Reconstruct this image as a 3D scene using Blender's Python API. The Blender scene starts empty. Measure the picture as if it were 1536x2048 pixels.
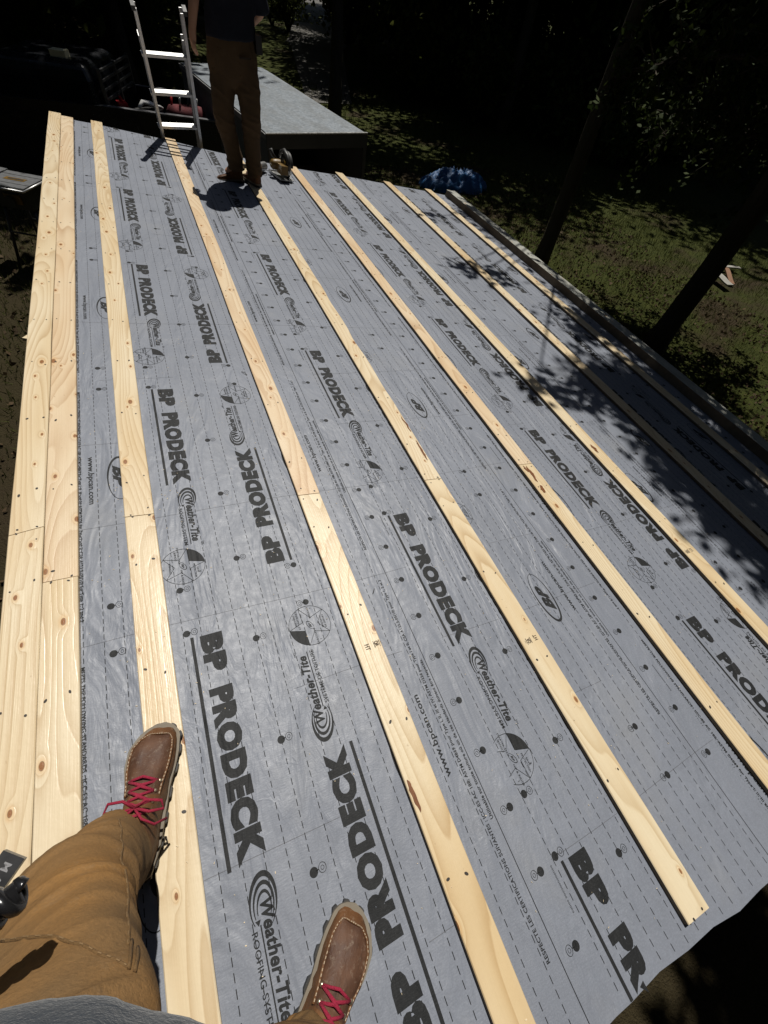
import bpy, bmesh, math, random
from math import sin, cos, pi, radians, sqrt, atan2
from mathutils import Vector, Matrix, noise as mnoise
random.seed(7)
scn = bpy.context.scene
COL = scn.collection
# ------------------------------------------------------------------ camera
TILT = radians(7.64)                       # the roof falls to the right
RM = Matrix.Rotation(TILT, 3, 'Y')
cam_d = bpy.data.cameras.new('camera')
cam = bpy.data.objects.new('camera', cam_d); COL.objects.link(cam)
CR = ((0.9157, -0.3849, 0.11554), (0.25086, 0.77209, 0.5839), (-0.31395, -0.50569, 0.80356))
cam.matrix_world = Matrix.Translation((-0.4252, 0.0, 1.3498)) @ Matrix(CR).transposed().to_4x4()
cam_d.sensor_fit = 'HORIZONTAL'; cam_d.sensor_width = 36.0
cam_d.lens = 36.0 * 824.33 / 1536.0
cam_d.clip_start = 0.02; cam_d.clip_end = 800
scn.camera = cam
# ------------------------------------------------------------------ light
SUN = Vector((0.262, 0.41, 0.974)).normalized()
w = bpy.data.worlds.new('World'); scn.world = w; w.use_nodes = True
wn = w.node_tree
bg = wn.nodes['Background']
sky = wn.nodes.new('ShaderNodeTexSky'); sky.sky_type = 'NISHITA'; sky.sun_disc = False
sky.sun_elevation = math.asin(SUN.z); sky.sun_rotation = atan2(SUN.x, SUN.y)
wn.links.new(sky.outputs[0], bg.inputs[0]); bg.inputs[1].default_value = 0.05
sd = bpy.data.lights.new('sun', 'SUN'); sd.energy = 5.0; sd.angle = radians(0.5); sd.color = (1.0, 0.955, 0.88)
so = bpy.data.objects.new('sun', sd); COL.objects.link(so)
so.rotation_euler = SUN.to_track_quat('Z', 'Y').to_euler(); so.location = (5, 9, 20)
scn.view_settings.view_transform = 'Standard'; scn.view_settings.look = 'None'
scn.view_settings.exposure = -0.12; scn.view_settings.gamma = 1.0
scn.cycles.max_bounces = 6; scn.cycles.transparent_max_bounces = 8

# ------------------------------------------------------------------ node helpers
class NT:
    def __init__(s, name):
        s.m = bpy.data.materials.new(name); s.m.use_nodes = True
        s.t = s.m.node_tree; s.b = s.t.nodes['Principled BSDF']
    def n(s, ty, **kw):
        nd = s.t.nodes.new('ShaderNode' + ty)
        for k, v in kw.items():
            if k[0] == '_': setattr(nd, k[1:], v)
            else:
                key = int(k[1:]) if k[0] == 'i' and k[1:].isdigit() else k
                s.set(nd.inputs[key], v)
        return nd
    def set(s, inp, v):
        if isinstance(v, bpy.types.NodeSocket): s.t.links.new(v, inp)
        else: inp.default_value = v
    def math(s, op, a, b=0.0, c=None, clamp=False):
        nd = s.t.nodes.new('ShaderNodeMath'); nd.operation = op; nd.use_clamp = clamp
        s.set(nd.inputs[0], a); s.set(nd.inputs[1], b)
        if c is not None: s.set(nd.inputs[2], c)
        return nd.outputs[0]
    def noise(s, vec, scale, detail=3.0, rough=0.55, dist=0.0):
        nd = s.n('TexNoise', Vector=vec, Scale=scale, Detail=detail, Roughness=rough, Distortion=dist)
        return nd.outputs[0]
    def mapping(s, vec, scale=(1, 1, 1), rot=(0, 0, 0), loc=(0, 0, 0)):
        return s.n('Mapping', Vector=vec, Scale=scale, Rotation=rot, Location=loc).outputs[0]
    def ramp(s, f, stops):
        nd = s.t.nodes.new('ShaderNodeValToRGB'); s.set(nd.inputs[0], f)
        el = nd.color_ramp.elements
        while len(el) < len(stops): el.new(0.5)
        for e, (p, c) in zip(el, stops):
            e.position = p; e.color = (c[0], c[1], c[2], 1) if not isinstance(c, (int, float)) else (c, c, c, 1)
        return nd.outputs[0]
    def mix(s, f, a, b, mode='MIX'):
        nd = s.t.nodes.new('ShaderNodeMix'); nd.data_type = 'RGBA'; nd.blend_type = mode
        s.set(nd.inputs[0], f)
        for i, v in ((6, a), (7, b)):
            s.set(nd.inputs[i], v if isinstance(v, bpy.types.NodeSocket) else (v[0], v[1], v[2], 1))
        return nd.outputs[2]
    def maprange(s, v, a, b, c, d):
        nd = s.n('MapRange'); s.set(nd.inputs[0], v)
        for i, x in enumerate((a, b, c, d)): nd.inputs[i + 1].default_value = x
        return nd.outputs[0]
    def bump(s, h, strength, dist, normal=None):
        nd = s.n('Bump', Height=h, Strength=strength, Distance=dist)
        if normal is not None: s.set(nd.inputs['Normal'], normal)
        return nd.outputs[0]
    def obj(s): return s.n('TexCoord').outputs['Object']
    def uv(s): return s.n('TexCoord').outputs['UV']
    def P(s, **kw):
        names = dict(color='Base Color', rough='Roughness', metal='Metallic', spec='Specular IOR Level', normal='Normal',
                     coat='Coat Weight', coatr='Coat Roughness', sheen='Sheen Weight', alpha='Alpha', trans='Transmission Weight')
        for k, v in kw.items():
            if k == 'color' and not isinstance(v, bpy.types.NodeSocket): v = (v[0], v[1], v[2], 1)
            s.set(s.b.inputs[names[k]], v)
        return s.m

def simple(name, col, rough=0.6, metal=0.0, spec=0.5, var=0.25, scale=8.0, bump=0.0, bscale=60.0, coat=0.0):
    t = NT(name); o = t.obj()
    nz = t.noise(o, scale, 5)
    c = t.mix(nz, [x * (1 - var) for x in col], [min(1, x * (1 + var)) for x in col])
    kw = dict(color=c, rough=t.maprange(t.noise(o, scale * 3, 3), 0.3, 0.7, max(0.03, rough - 0.08), min(1, rough + 0.08)), metal=metal, spec=spec, coat=coat)
    if bump: kw['normal'] = t.bump(t.noise(o, bscale, 4), bump, 0.004)
    return t.P(**kw)

# ------------------------------------------------------------------ wood
def wood(name, pale, late, tint, knot_cut=0.40, ringn=21.0, gloss=0.42):
    t = NT(name); uv = t.uv()
    vor = t.n('TexVoronoi', _feature='F1', _voronoi_dimensions='2D', Vector=t.mapping(uv, (10.0, 5.4, 1)), Scale=1.0, Randomness=0.9)
    d = vor.outputs['Distance']
    sc = t.n('SeparateColor', Color=vor.outputs['Color'])
    mask = t.math('GREATER_THAN', sc.outputs[0], knot_cut)
    d = t.math('MULTIPLY', d, t.maprange(sc.outputs[1], 0, 1, 0.95, 2.6))
    near = t.math('MULTIPLY', t.math('POWER', t.maprange(d, 0.0, 0.42, 1.0, 0.0), 2.2), mask)
    base = t.noise(t.mapping(uv, (5.5, 0.62, 1)), 1.0, 1.2, 0.45)
    fine = t.noise(t.mapping(uv, (20, 3, 1)), 1.0, 2, 0.5)
    r = t.math('ADD', t.math('MULTIPLY', base, ringn), t.math('MULTIPLY', near, 2.4))
    r = t.math('ADD', r, t.math('MULTIPLY', fine, 0.35))
    fr = t.math('FRACT', r)
    ring = t.math('MULTIPLY', t.math('POWER', fr, 2.2), t.maprange(fr, 0.93, 1.0, 1.0, 0.0))
    streak = t.noise(t.mapping(uv, (230, 5, 1)), 1.0, 2, 0.6)
    col = t.mix(t.math('MULTIPLY', ring, t.maprange(t.noise(t.mapping(uv, (7, 1.6, 1)), 1.0, 2), 0.3, 0.7, 0.35, 1.0)), pale, late)
    big = t.noise(t.mapping(uv, (6, 1.1, 1)), 1.0, 2)
    col = t.mix(t.maprange(big, 0.40, 0.68, 0.0, 1.0), col, tint, 'MULTIPLY')
    col = t.mix(t.maprange(streak, 0.35, 0.8, 0.0, 0.22), col, late)
    halo = t.math('MULTIPLY', t.maprange(d, 0.085, 0.2, 1.0, 0.0), mask)
    col = t.mix(t.math('MULTIPLY', halo, 0.35), col, (0.60, 0.33, 0.11))
    core = t.math('MULTIPLY', t.maprange(d, 0.062, 0.082, 1.0, 0.0), mask)
    kr = t.math('SINE', t.math('MULTIPLY', d, 260.0))
    kc = t.mix(t.maprange(kr, -1, 1, 0, 1), (0.17, 0.07, 0.025), (0.33, 0.15, 0.055))
    col = t.mix(core, col, kc)
    edge = t.math('MULTIPLY', t.math('MULTIPLY', t.maprange(d, 0.066, 0.074, 0.0, 1.0), t.maprange(d, 0.076, 0.086, 1.0, 0.0)), mask)
    col = t.mix(t.math('MULTIPLY', edge, 0.7), col, (0.06, 0.025, 0.01))
    sp = t.noise(t.mapping(uv, (75, 40, 1)), 1.0, 2)
    col = t.mix(t.maprange(sp, 0.72, 0.8, 0, 0.35), col, (0.2, 0.1, 0.04))
    h = t.math('ADD', t.math('MULTIPLY', ring, 0.5), t.math('MULTIPLY', streak, 0.8))
    h = t.math('ADD', h, t.math('MULTIPLY', near, -1.5))
    h = t.math('ADD', h, t.math('MULTIPLY', t.noise(t.mapping(uv, (60, 45, 1)), 1.0, 2), 0.9))
    return t.P(color=col, rough=t.maprange(streak, 0.2, 0.8, gloss - 0.10, gloss + 0.06), normal=t.bump(h, 0.5, 0.0012), spec=0.45)
W_PALE = wood('pale_pine', (0.67, 0.575, 0.41), (0.45, 0.325, 0.18), (0.90, 0.82, 0.70), 0.36, 24, 0.36)
W_PINK = wood('pink_pine', (0.64, 0.525, 0.365), (0.44, 0.30, 0.17), (0.90, 0.80, 0.69), 0.38, 18)
W_GOLD = wood('golden_pine', (0.655, 0.56, 0.39), (0.44, 0.315, 0.165), (0.89, 0.79, 0.65), 0.40, 24)
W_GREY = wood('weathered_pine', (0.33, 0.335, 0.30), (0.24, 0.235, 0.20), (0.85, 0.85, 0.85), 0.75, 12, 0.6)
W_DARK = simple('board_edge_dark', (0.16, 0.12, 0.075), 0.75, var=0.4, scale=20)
NAIL = simple('nail_hole', (0.022, 0.016, 0.012), 0.6)
DECK = simple('plywood_deck', (0.30, 0.21, 0.12), 0.75, var=0.3)

# ------------------------------------------------------------------ underlayment materials
def mem_normal(t):
    o = t.obj()
    a = t.noise(t.mapping(o, (17, 6.5, 1), (0, 0, 0.62)), 1.0, 4, 0.6, 0.6)
    b = t.noise(t.mapping(o, (7, 2.2, 1), (0, 0, -0.35)), 1.0, 3, 0.6, 1.2)
    msk = t.maprange(t.noise(o, 1.3, 2), 0.38, 0.62, 0.12, 1.0)
    c = t.noise(t.mapping(o, (70, 260, 1), (0, 0, 0.5)), 1.0, 2, 0.6)
    n1 = t.bump(t.math('MULTIPLY', a, msk), 0.6, 0.011)
    n2 = t.bump(b, 0.6, 0.022, n1)
    pk = t.n('TexVoronoi', _feature='F1', _voronoi_dimensions='2D', Vector=t.mapping(o, (3.1, 2.3, 1)), Scale=1.0, Randomness=1.0)
    n3 = t.bump(t.maprange(pk.outputs['Distance'], 0.0, 0.10, 1.0, 0.0), 0.30, 0.006, n2)
    wo = t.n('VectorMath', _operation='ADD'); t.set(wo.inputs[0], o); t.set(wo.inputs[1], t.n('TexNoise', Vector=o, Scale=3.0, Detail=2.0).outputs[1])
    ce = t.n('TexVoronoi', _feature='DISTANCE_TO_EDGE', _voronoi_dimensions='2D', Vector=t.mapping(wo.outputs[0], (5.5, 2.6, 1), (0, 0, 0.9)), Scale=1.0)
    cm = t.maprange(t.noise(o, 2.1, 2), 0.50, 0.62, 0.0, 1.0)
    n4 = t.bump(t.math('MULTIPLY', t.maprange(ce.outputs['Distance'], 0.0, 0.035, 1.0, 0.0), cm), 0.10, 0.003, n3)
    return o, t.bump(c, 0.35, 0.0012, n4), c
def membrane(name, col):
    t = NT(name); o, nrm, c = mem_normal(t)
    m1 = t.noise(o, 2.2, 4, 0.6); m2 = t.noise(o, 38, 4, 0.7); m3 = t.noise(o, 300, 2, 0.6)
    k = t.mix(t.maprange(m1, 0.3, 0.7, 0, 1), [x * 0.90 for x in col], [x * 1.08 for x in col])
    k = t.mix(t.maprange(m2, 0.35, 0.75, 0, 0.40), k, [x * 0.72 for x in col])
    k = t.mix(t.maprange(m3, 0.45, 0.8, 0, 0.35), k, [min(1, x * 1.5) for x in col])
    dust = t.noise(t.mapping(o, (1.2, 0.8, 1)), 2.0, 5, 0.7)
    k = t.mix(t.maprange(dust, 0.55, 0.8, 0, 0.25), k, (0.30, 0.29, 0.26))
    return t.P(color=k, rough=t.maprange(m2, 0.3, 0.7, 0.43, 0.57), normal=nrm, spec=0.42)
MEM = membrane('grey_membrane', (0.180, 0.196, 0.232))
ti = NT('printed_ink'); _o, _n, _c = mem_normal(ti)
INK = ti.P(color=ti.mix(ti.maprange(ti.noise(_o, 320, 3, 0.7), 0.55, 0.82, 0.0, 0.6), (0.014, 0.015, 0.016), (0.055, 0.058, 0.063)), rough=0.62, normal=_n, spec=0.22)
tf = NT('fold_shade'); _o, _n, _c = mem_normal(tf)
FOLD_SHADE = tf.P(color=(0.095, 0.10, 0.115), rough=0.6, normal=_n)

# ------------------------------------------------------------------ mesh helper
class MB:
    def __init__(s): s.v = []; s.f = []; s.mi = []; s.uv = {}; s.hasuv = False
    def quad(s, pts, mi=0, uvs=None):
        n = len(s.v); s.v += [tuple(p) for p in pts]; s.f.append(tuple(range(n, n + len(pts)))); s.mi.append(mi)
        if uvs: s.uv[len(s.f) - 1] = uvs; s.hasuv = True
    def box(s, c, d, mi=0, R=None, uvo=None):
        c = Vector(c); hx, hy, hz = d[0] / 2, d[1] / 2, d[2] / 2
        P = [Vector((x, y, z)) for z in (-hz, hz) for y in (-hy, hy) for x in (-hx, hx)]
        L = P
        if R is not None: P = [R @ p for p in P]
        P = [p + c for p in P]
        for f in ((0, 2, 3, 1), (4, 5, 7, 6), (0, 1, 5, 4), (2, 6, 7, 3), (0, 4, 6, 2), (1, 3, 7, 5)):
            uvs = None
            if uvo is not None: uvs = [(P[i].x + L[i].z + uvo[0], P[i].y + uvo[1]) for i in f]
            s.quad([P[i] for i in f], mi, uvs)
    def prism(s, poly, z0, z1, mi=0, mi_side=None):     # poly CCW in xy
        n = len(poly)
        s.quad([(x, y, z1) for x, y in poly], mi); s.quad([(x, y, z0) for x, y in reversed(poly)], mi)
        for i in range(n):
            a, b = poly[i], poly[(i + 1) % n]
            s.quad([(a[0], a[1], z0), (b[0], b[1], z0), (b[0], b[1], z1), (a[0], a[1], z1)], mi if mi_side is None else mi_side)
    def loft(s, rings, mi=0, caps=True, closed=True):
        base = len(s.v); n = len(rings[0])
        for r in rings: s.v += [tuple(p) for p in r]
        for i in range(len(rings) - 1):
            for j in range(n if closed else n - 1):
                k = (j + 1) % n
                s.f.append((base + i * n + j, base + i * n + k, base + (i + 1) * n + k, base + (i + 1) * n + j)); s.mi.append(mi)
        if caps:
            s.f.append(tuple(base + j for j in reversed(range(n)))); s.mi.append(mi)
            s.f.append(tuple(base + (len(rings) - 1) * n + j for j in range(n))); s.mi.append(mi)
    def tube(s, pts, rad, n=8, mi=0, caps=True, flat=1.0):
        pts = [Vector(p) for p in pts]
        if not isinstance(rad, (list, tuple)): rad = [rad] * len(pts)
        rings = []; up = None
        for i, p in enumerate(pts):
            d = (pts[min(i + 1, len(pts) - 1)] - pts[max(i - 1, 0)]).normalized()
            if up is None:
                up = Vector((0, 0, 1)) if abs(d.z) < 0.9 else Vector((1, 0, 0))
            a = d.cross(up).normalized(); b = a.cross(d).normalized(); up = b
            rings.append([p + (a * cos(2 * pi * k / n) + b * sin(2 * pi * k / n) * flat) * rad[i] for k in range(n)])
        s.loft(rings, mi, caps)
    def cyl(s, c, r, h, n=16, mi=0, axis='Z', r2=None):
        c = Vector(c); r2 = r if r2 is None else r2
        A = {'Z': (Vector((1, 0, 0)), Vector((0, 1, 0)), Vector((0, 0, 1))), 'X': (Vector((0, 1, 0)), Vector((0, 0, 1)), Vector((1, 0, 0))), 'Y': (Vector((0, 0, 1)), Vector((1, 0, 0)), Vector((0, 1, 0)))}[axis]
        rings = [[c + A[2] * z + (A[0] * cos(2 * pi * k / n) + A[1] * sin(2 * pi * k / n)) * rr for k in range(n)] for z, rr in ((-h / 2, r), (h / 2, r2))]
        s.loft(rings, mi)
    def add2d(s, m2, fn, mi=0):
        vs, fs = m2; n = len(s.v)
        s.v += [fn(x, y) for x, y in vs]
        for f in fs: s.f.append(tuple(n + i for i in f)); s.mi.append(mi)
    def build(s, name, mats, parent=None, smooth=False, loc=None, bevel=0.0, autosmooth=None):
        me = bpy.data.meshes.new(name); me.from_pydata(s.v, [], s.f)
        if not isinstance(mats, (list, tuple)): mats = [mats]
        for m in mats: me.materials.append(m)
        me.polygons.foreach_set('material_index', s.mi)
        if s.hasuv:
            ul = me.uv_layers.new(name='UVMap')
            for p in me.polygons:
                u = s.uv.get(p.index)
                if u:
                    for li, q in zip(p.loop_indices, u): ul.data[li].uv = q
        if smooth: me.polygons.foreach_set('use_smooth', [True] * len(me.polygons))
        me.update()
        o = bpy.data.objects.new(name, me); COL.objects.link(o)
        if parent is not None: o.parent = parent
        if loc is not None: o.location = loc
        if bevel:
            md = o.modifiers.new('bevel', 'BEVEL'); md.width = bevel; md.segments = 2; md.limit_method = 'ANGLE'; md.angle_limit = radians(40)
        if autosmooth:
            for p in me.polygons: p.use_smooth = True
            me.set_sharp_from_angle(angle=radians(autosmooth))
        return o
def tag(o, label=None, cat=None, group=None, kind=None):
    if label: o['label'] = label
    if cat: o['category'] = cat
    if group: o['group'] = group
    if kind: o['kind'] = kind
    return o
def empty(name, loc=(0, 0, 0), rot=(0, 0, 0)):
    o = bpy.data.objects.new(name, None); COL.objects.link(o); o.location = loc; o.rotation_euler = rot
    o.empty_display_size = 0.1
    return o
def R2W(p): return RM @ Vector(p)
def lerp(a, b, t): return a + (b - a) * t

# ================================================================== ground
def ss(a, b, x):
    t = max(0.0, min(1.0, (x - a) / (b - a))); return t * t * (3 - 2 * t)
def zg(x, y):
    z = -1.85 - 0.62 * ss(1.5, 5.5, x) + 0.10 * mnoise.noise(Vector((x * 0.25, y * 0.25, 3.1)))
    z += 0.03 * mnoise.noise(Vector((x * 1.3, y * 1.3, 1.0)))
    return z
def ground():
    t = NT('grassy_ground'); o = t.obj()
    n1 = t.noise(o, 0.55, 5, 0.6); n2 = t.noise(o, 5, 5, 0.7); n3 = t.noise(o, 60, 3, 0.7)
    g = t.mix(t.maprange(n2, 0.3, 0.7, 0, 1), (0.034, 0.045, 0.009), (0.068, 0.076, 0.016))
    br = t.mix(t.maprange(n3, 0.3, 0.7, 0, 1), (0.028, 0.020, 0.011), (0.070, 0.049, 0.029))
    c = t.mix(t.ramp(n1, [(0.52, 0.0), (0.64, 1.0)]), g, br)
    sx = t.n('SeparateXYZ', Vector=o); c = t.mix(t.maprange(sx.outputs[0], -1.6, -0.6, 0.85, 0.0), c, br); c = t.mix(t.maprange(sx.outputs[1], -0.4, 1.2, 0.9, 0.0), c, br)
    c = t.mix(t.maprange(n3, 0.35, 0.7, 0.0, 0.6), c, (0.02, 0.02, 0.01))
    m = t.P(color=c, rough=0.95, spec=0.1, normal=t.bump(t.math('ADD', n3, n2), 0.8, 0.05))
    b = MB(); xs = []; x = -60.0
    def axis(lo, hi, c0, fine):
        out = [lo]; v = lo
        while v < hi:
            v += max(fine, abs(v - c0) * 0.09); out.append(min(v, hi))
        return out
    X = axis(-180, 220, 4, 0.35); Y = axis(-60, 330, 8, 0.35)
    idx = {}
    for j, y in enumerate(Y):
        for i, x in enumerate(X):
            idx[i, j] = len(b.v); b.v.append((x, y, zg(x, y)))
    for j in range(len(Y) - 1):
        for i in range(len(X) - 1):
            b.f.append((idx[i, j], idx[i + 1, j], idx[i + 1, j + 1], idx[i, j + 1])); b.mi.append(0)
    ob = b.build('ground', m, smooth=True); tag(ob, kind='structure')
    # gravel lane in the distance
    gm = simple('gravel', (0.085, 0.08, 0.07), 0.95, var=0.6, scale=12, bump=0.8, bscale=40)
    p = MB(); ctr = [(6.6, 21), (8.2, 27), (9.9, 33), (12.6, 42), (18, 60), (26, 85)]
    wd = [0.9, 1.2, 1.5, 2.0, 2.6, 3.0]; L = []; Rr = []
    for k in range(len(ctr) - 1):
        for q in range(6):
            f = q / 6; x = lerp(ctr[k][0], ctr[k + 1][0], f); y = lerp(ctr[k][1], ctr[k + 1][1], f); ww = lerp(wd[k], wd[k + 1], f) * (1 + 0.25 * mnoise.noise(Vector((y, 0, 0))))
            row = []
            for e in range(5):
                xx = x + (e / 4 - 0.5) * 2 * ww; row.append((xx, y, zg(xx, y) + 0.03))
            L.append(row)
    n0 = len(p.v)
    for row in L: p.v += row
    for k in range(len(L) - 1):
        for e in range(4): p.f.append((n0 + k * 5 + e, n0 + k * 5 + e + 1, n0 + k * 5 + 6 + e, n0 + k * 5 + 5 + e)); p.mi.append(0)
    tag(p.build('gravel_path', gm, smooth=True), kind='structure')
ground()

# ================================================================== the building and its roof
shed = empty('shed', (0, 0, 0), (0, TILT, 0))
tag(shed, 'low building whose roof is being strapped with pine boards over grey printed underlayment', 'building')
FAR = [(-1.12, 5.72), (-0.95, 5.665), (-0.80, 5.67), (-0.2, 5.59), (0.1, 5.52), (0.5, 5.455), (0.95, 5.42), (1.25, 5.44), (1.55, 5.47), (2.1, 5.47), (2.7, 5.47), (2.93, 5.45), (3.3, 5.42)]
def far(x):
    for (a, ya), (b, yb) in zip(FAR, FAR[1:]):
        if a <= x <= b: return lerp(ya, yb, (x - a) / (b - a))
    return FAR[0][1] if x < FAR[0][0] else FAR[-1][1]
def near(x): return -0.628 + 0.006 * sin(x * 7.0 + 1.0) + 0.003 * sin(x * 31) - 0.03 * ss(0.3, 0.8, x)
# deck, rafters and walls
b = MB(); pl = [(x, near(x) + 0.02) for x in [-1.115 + i * 0.2 for i in range(21)]] + [(x, far(x) - 0.01) for x in [2.88 - i * 0.2 for i in range(21)]]
b.prism(pl, -0.046, -0.0225)
b.build('roof_deck', DECK, shed)
b = MB(); wm = simple('wall_boards', (0.16, 0.13, 0.10), 0.85, var=0.3, scale=5)
for k in range(12):
    y = -0.55 + k * (5.9 / 11); b.box((0.95, y, -0.105), (3.95, 0.035, 0.115))
b.build('rafter_frame', W_DARK, shed)
for (x0, y0, x1, y1) in ((-1.0, -0.5, 2.9, -0.5), (-1.0, 5.3, 2.9, 5.3), (-1.0, -0.5, -1.0, 5.3), (2.9, -0.5, 2.9, 5.3)):
    b = MB(); cx, cy = (x0 + x1) / 2, (y0 + y1) / 2; dx, dy = abs(x1 - x0) + 0.06, abs(y1 - y0) - 0.08
    b.box((cx, cy, -1.40), (dx, 0.08, 2.46) if dy < 0 else (0.08, dy, 2.46)); b.build('wall', wm, shed)
# little triangular offcut of plywood poking past the edge boards
b = MB(); b.prism([(-1.10, 2.17), (-1.10, 2.26), (-1.150, 2.19)], -0.05, -0.035); b.build('shim', W_GOLD, shed)

# ---- printing -------------------------------------------------------
_tc = {}
def text2d(body, width, height, bold=0.0, shear=0.0):
    """2-D glyph mesh scaled to the given width and capital height"""
    key = (body, bold, shear)
    if key not in _tc:
        c = bpy.data.curves.new('t', 'FONT'); c.body = body; c.size = 1.0; c.offset = bold; c.shear = shear; c.resolution_u = 3
        c.space_character = 1.0 + bold * 1.75
        o = bpy.data.objects.new('t', c); COL.objects.link(o)
        bpy.context.view_layer.update()
        me = o.to_mesh(); V = [(v.co.x, v.co.y) for v in me.vertices]; F = [tuple(p.vertices) for p in me.polygons]
        o.to_mesh_clear(); bpy.data.objects.remove(o); bpy.data.curves.remove(c)
        _tc[key] = (V, F)
    V, F = _tc[key]
    x0 = min(v[0] for v in V); x1 = max(v[0] for v in V)
    sx = width / (x1 - x0); sy = height / 0.73
    return [((x - x0) * sx, y * sy) for x, y in V], F
def shift(m, dx, dy): return [(x + dx, y + dy) for x, y in m[0]], m[1]
def merge(ms):
    V = []; F = []
    for v, f in ms:
        n = len(V); V += v; F += [tuple(n + i for i in g) for g in f]
    return V, F
def rect(x0, y0, x1, y1): return [(x0, y0), (x1, y0), (x1, y1), (x0, y1)], [(0, 1, 2, 3)]
def crescent(cx, cy, a, b, t0, t1, rot=0, a0=0, a1=2 * pi, n=40):
    """ring whose width varies: t0 on one side, t1 on the other"""
    V = []; F = []
    for i in range(n + 1):
        q = a0 + (a1 - a0) * i / n; k = (1 + cos(q)) / 2; t = t0 + (t1 - t0) * k
        for s in (0, -t):
            x, y = (a + s) * cos(q), (b + s * 0.8) * sin(q)
            V.append((cx + x * cos(rot) - y * sin(rot), cy + x * sin(rot) + y * cos(rot)))
        if i: F.append((2 * i - 2, 2 * i, 2 * i + 1, 2 * i - 1))
    return V, F
def disc(cx, cy, r, n=18): return [(cx + r * cos(2 * pi * i / n), cy + r * sin(2 * pi * i / n)) for i in range(n)], [tuple(range(n))]
def line(x0, y0, x1, y1, w):
    d = Vector((x1 - x0, y1 - y0)).normalized(); nx, ny = -d.y * w / 2, d.x * w / 2
    return [(x0 + nx, y0 + ny), (x0 - nx, y0 - ny), (x1 - nx, y1 - ny), (x1 + nx, y1 + ny)], [(0, 1, 2, 3)]
def star_circle(cx, cy, r, fill, words, rot):
    ms = [crescent(cx, cy, r, r, 0.0016, 0.0016, n=44)]
    inner = 0.30 * r
    for k in range(5):
        a = rot + k * 2 * pi / 5; am = a + pi / 5
        tip = (cx + r * cos(a), cy + r * sin(a)); i1 = (cx + inner * 1.25 * cos(am), cy + inner * 1.25 * sin(am)); i0 = (cx + inner * 1.25 * cos(a - pi / 5), cy + inner * 1.25 * sin(a - pi / 5))
        ms += [line(*tip, *i1, 0.0014), line(*tip, *i0, 0.0014)]
        if k == fill:
            a2 = a + 2 * pi / 5
            pts = [i1] + [(cx + r * 0.985 * cos(a + (a2 - a) * q / 10), cy + r * 0.985 * sin(a + (a2 - a) * q / 10)) for q in range(11)]
            ms.append((pts, [tuple(range(len(pts)))]))
        elif True:
            wd = words[k]
            wx, wy = cx + r * 0.66 * cos(am), cy + r * 0.66 * sin(am)
            for li, wl in enumerate(wd.split('|')):
                L = 0.0052 * len(wl); ms.append(shift(text2d(wl, L, 0.0062, 0.01), wx - L / 2, wy + 0.003 - li * 0.009))
            nx, ny = cx + r * 0.86 * cos(am), cy + r * 0.86 * sin(am)
            ms.append(shift(text2d(str(k + 1), 0.003, 0.006), nx - 0.0015, ny - 0.003))
    ms += [crescent(cx, cy, 0.017, 0.0085, 0.001, 0.0025, 0.5), shift(text2d('BP', 0.016, 0.007, 0.03, 0.3), cx - 0.008, cy - 0.0035)]
    return ms
def product_block(sub, words, fill, rot, tm):
    """u along the reading direction, v up the letters; origin = start of the underline"""
    ms = []
    n = 40
    for i in range(n): ms.append(rect(0.58 * i / n, -0.0045, 0.58 * (i + 1) / n, 0.0045))
    ms.append(shift(text2d('BP', 0.118, 0.0545, 0.080), 0.003, 0.027))
    ms.append(shift(text2d('PRODECK', 0.415, 0.0545, 0.080), 0.166, 0.027))
    # swirl of nested crescents
    for k, (a, bb, t1) in enumerate(((0.052, 0.031, 0.011), (0.040, 0.0235, 0.008), (0.029, 0.0165, 0.006))):
        ms.append(crescent(0.655 + k * 0.0055, 0.058, a, bb, 0.0006, t1, pi - 0.16, -2.55 + 0.15 * k, 2.45 - 0.2 * k))
    ms.append(([(0.684, 0.034), (0.694, 0.040), (0.684, 0.046)], [(0, 1, 2)]))
    ms.append(shift(text2d('Weather-Tite', 0.197, 0.026, 0.036, 0.22), 0.655, 0.0505))
    ms.append(rect(0.693, 0.0425, 0.862, 0.0453))
    ms.append(shift(text2d(sub, 0.163, 0.0125, 0.012), 0.70, 0.0235))
    ms.append(shift(text2d(tm, 0.014, 0.007), 0.856, 0.078))
    ms += star_circle(0.943, 0.008, 0.068, fill, words, rot)
    return merge(ms)
EN = ['EAVE|PROTECTION', 'UNDERLAYMENT', 'STARTER-STRIP|SHINGLE', 'SHINGLES', 'HIP & RIDGE']
FR = ['PROTECTION|DE DEBORD|DE TOIT', 'SOUS-COUCHE', 'BARDEAUX|DE DEPART', 'BARDEAUX', 'ARETIERS|ET FAITIERES']
BL_EN = product_block('ROOFING-SYSTEM', EN, 1, radians(20), 'TM')
BL_FR = product_block('SYSTÈME DE TOITURE', FR, 0, radians(92), 'MD')
BL_FR2 = product_block('ROOFING SYSTEM', EN, 1, radians(20), 'TM')
ELL = merge([crescent(0, 0, 0.108, 0.040, 0.0022, 0.010, pi, n=48), shift(text2d('BP', 0.115, 0.036, 0.06, 0.45), -0.062, -0.018)])
WWW = text2d('www.bpcan.com', 0.232, 0.0185, 0.022)
CE_A = text2d('MEETS THE FOLLOWING STANDARDS : ICC-ES AC 188; ASTM D4869 for Type I, II, III and IV; ASTM D226 for Type I and II, CSA A123.3-05(10) for Type 1, 2 and 3', 1.06, 0.0100, 0.024)
CE_B = text2d('Usable in any roof assembly where any of these standards must be met.', 0.46, 0.0100, 0.024)
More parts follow.
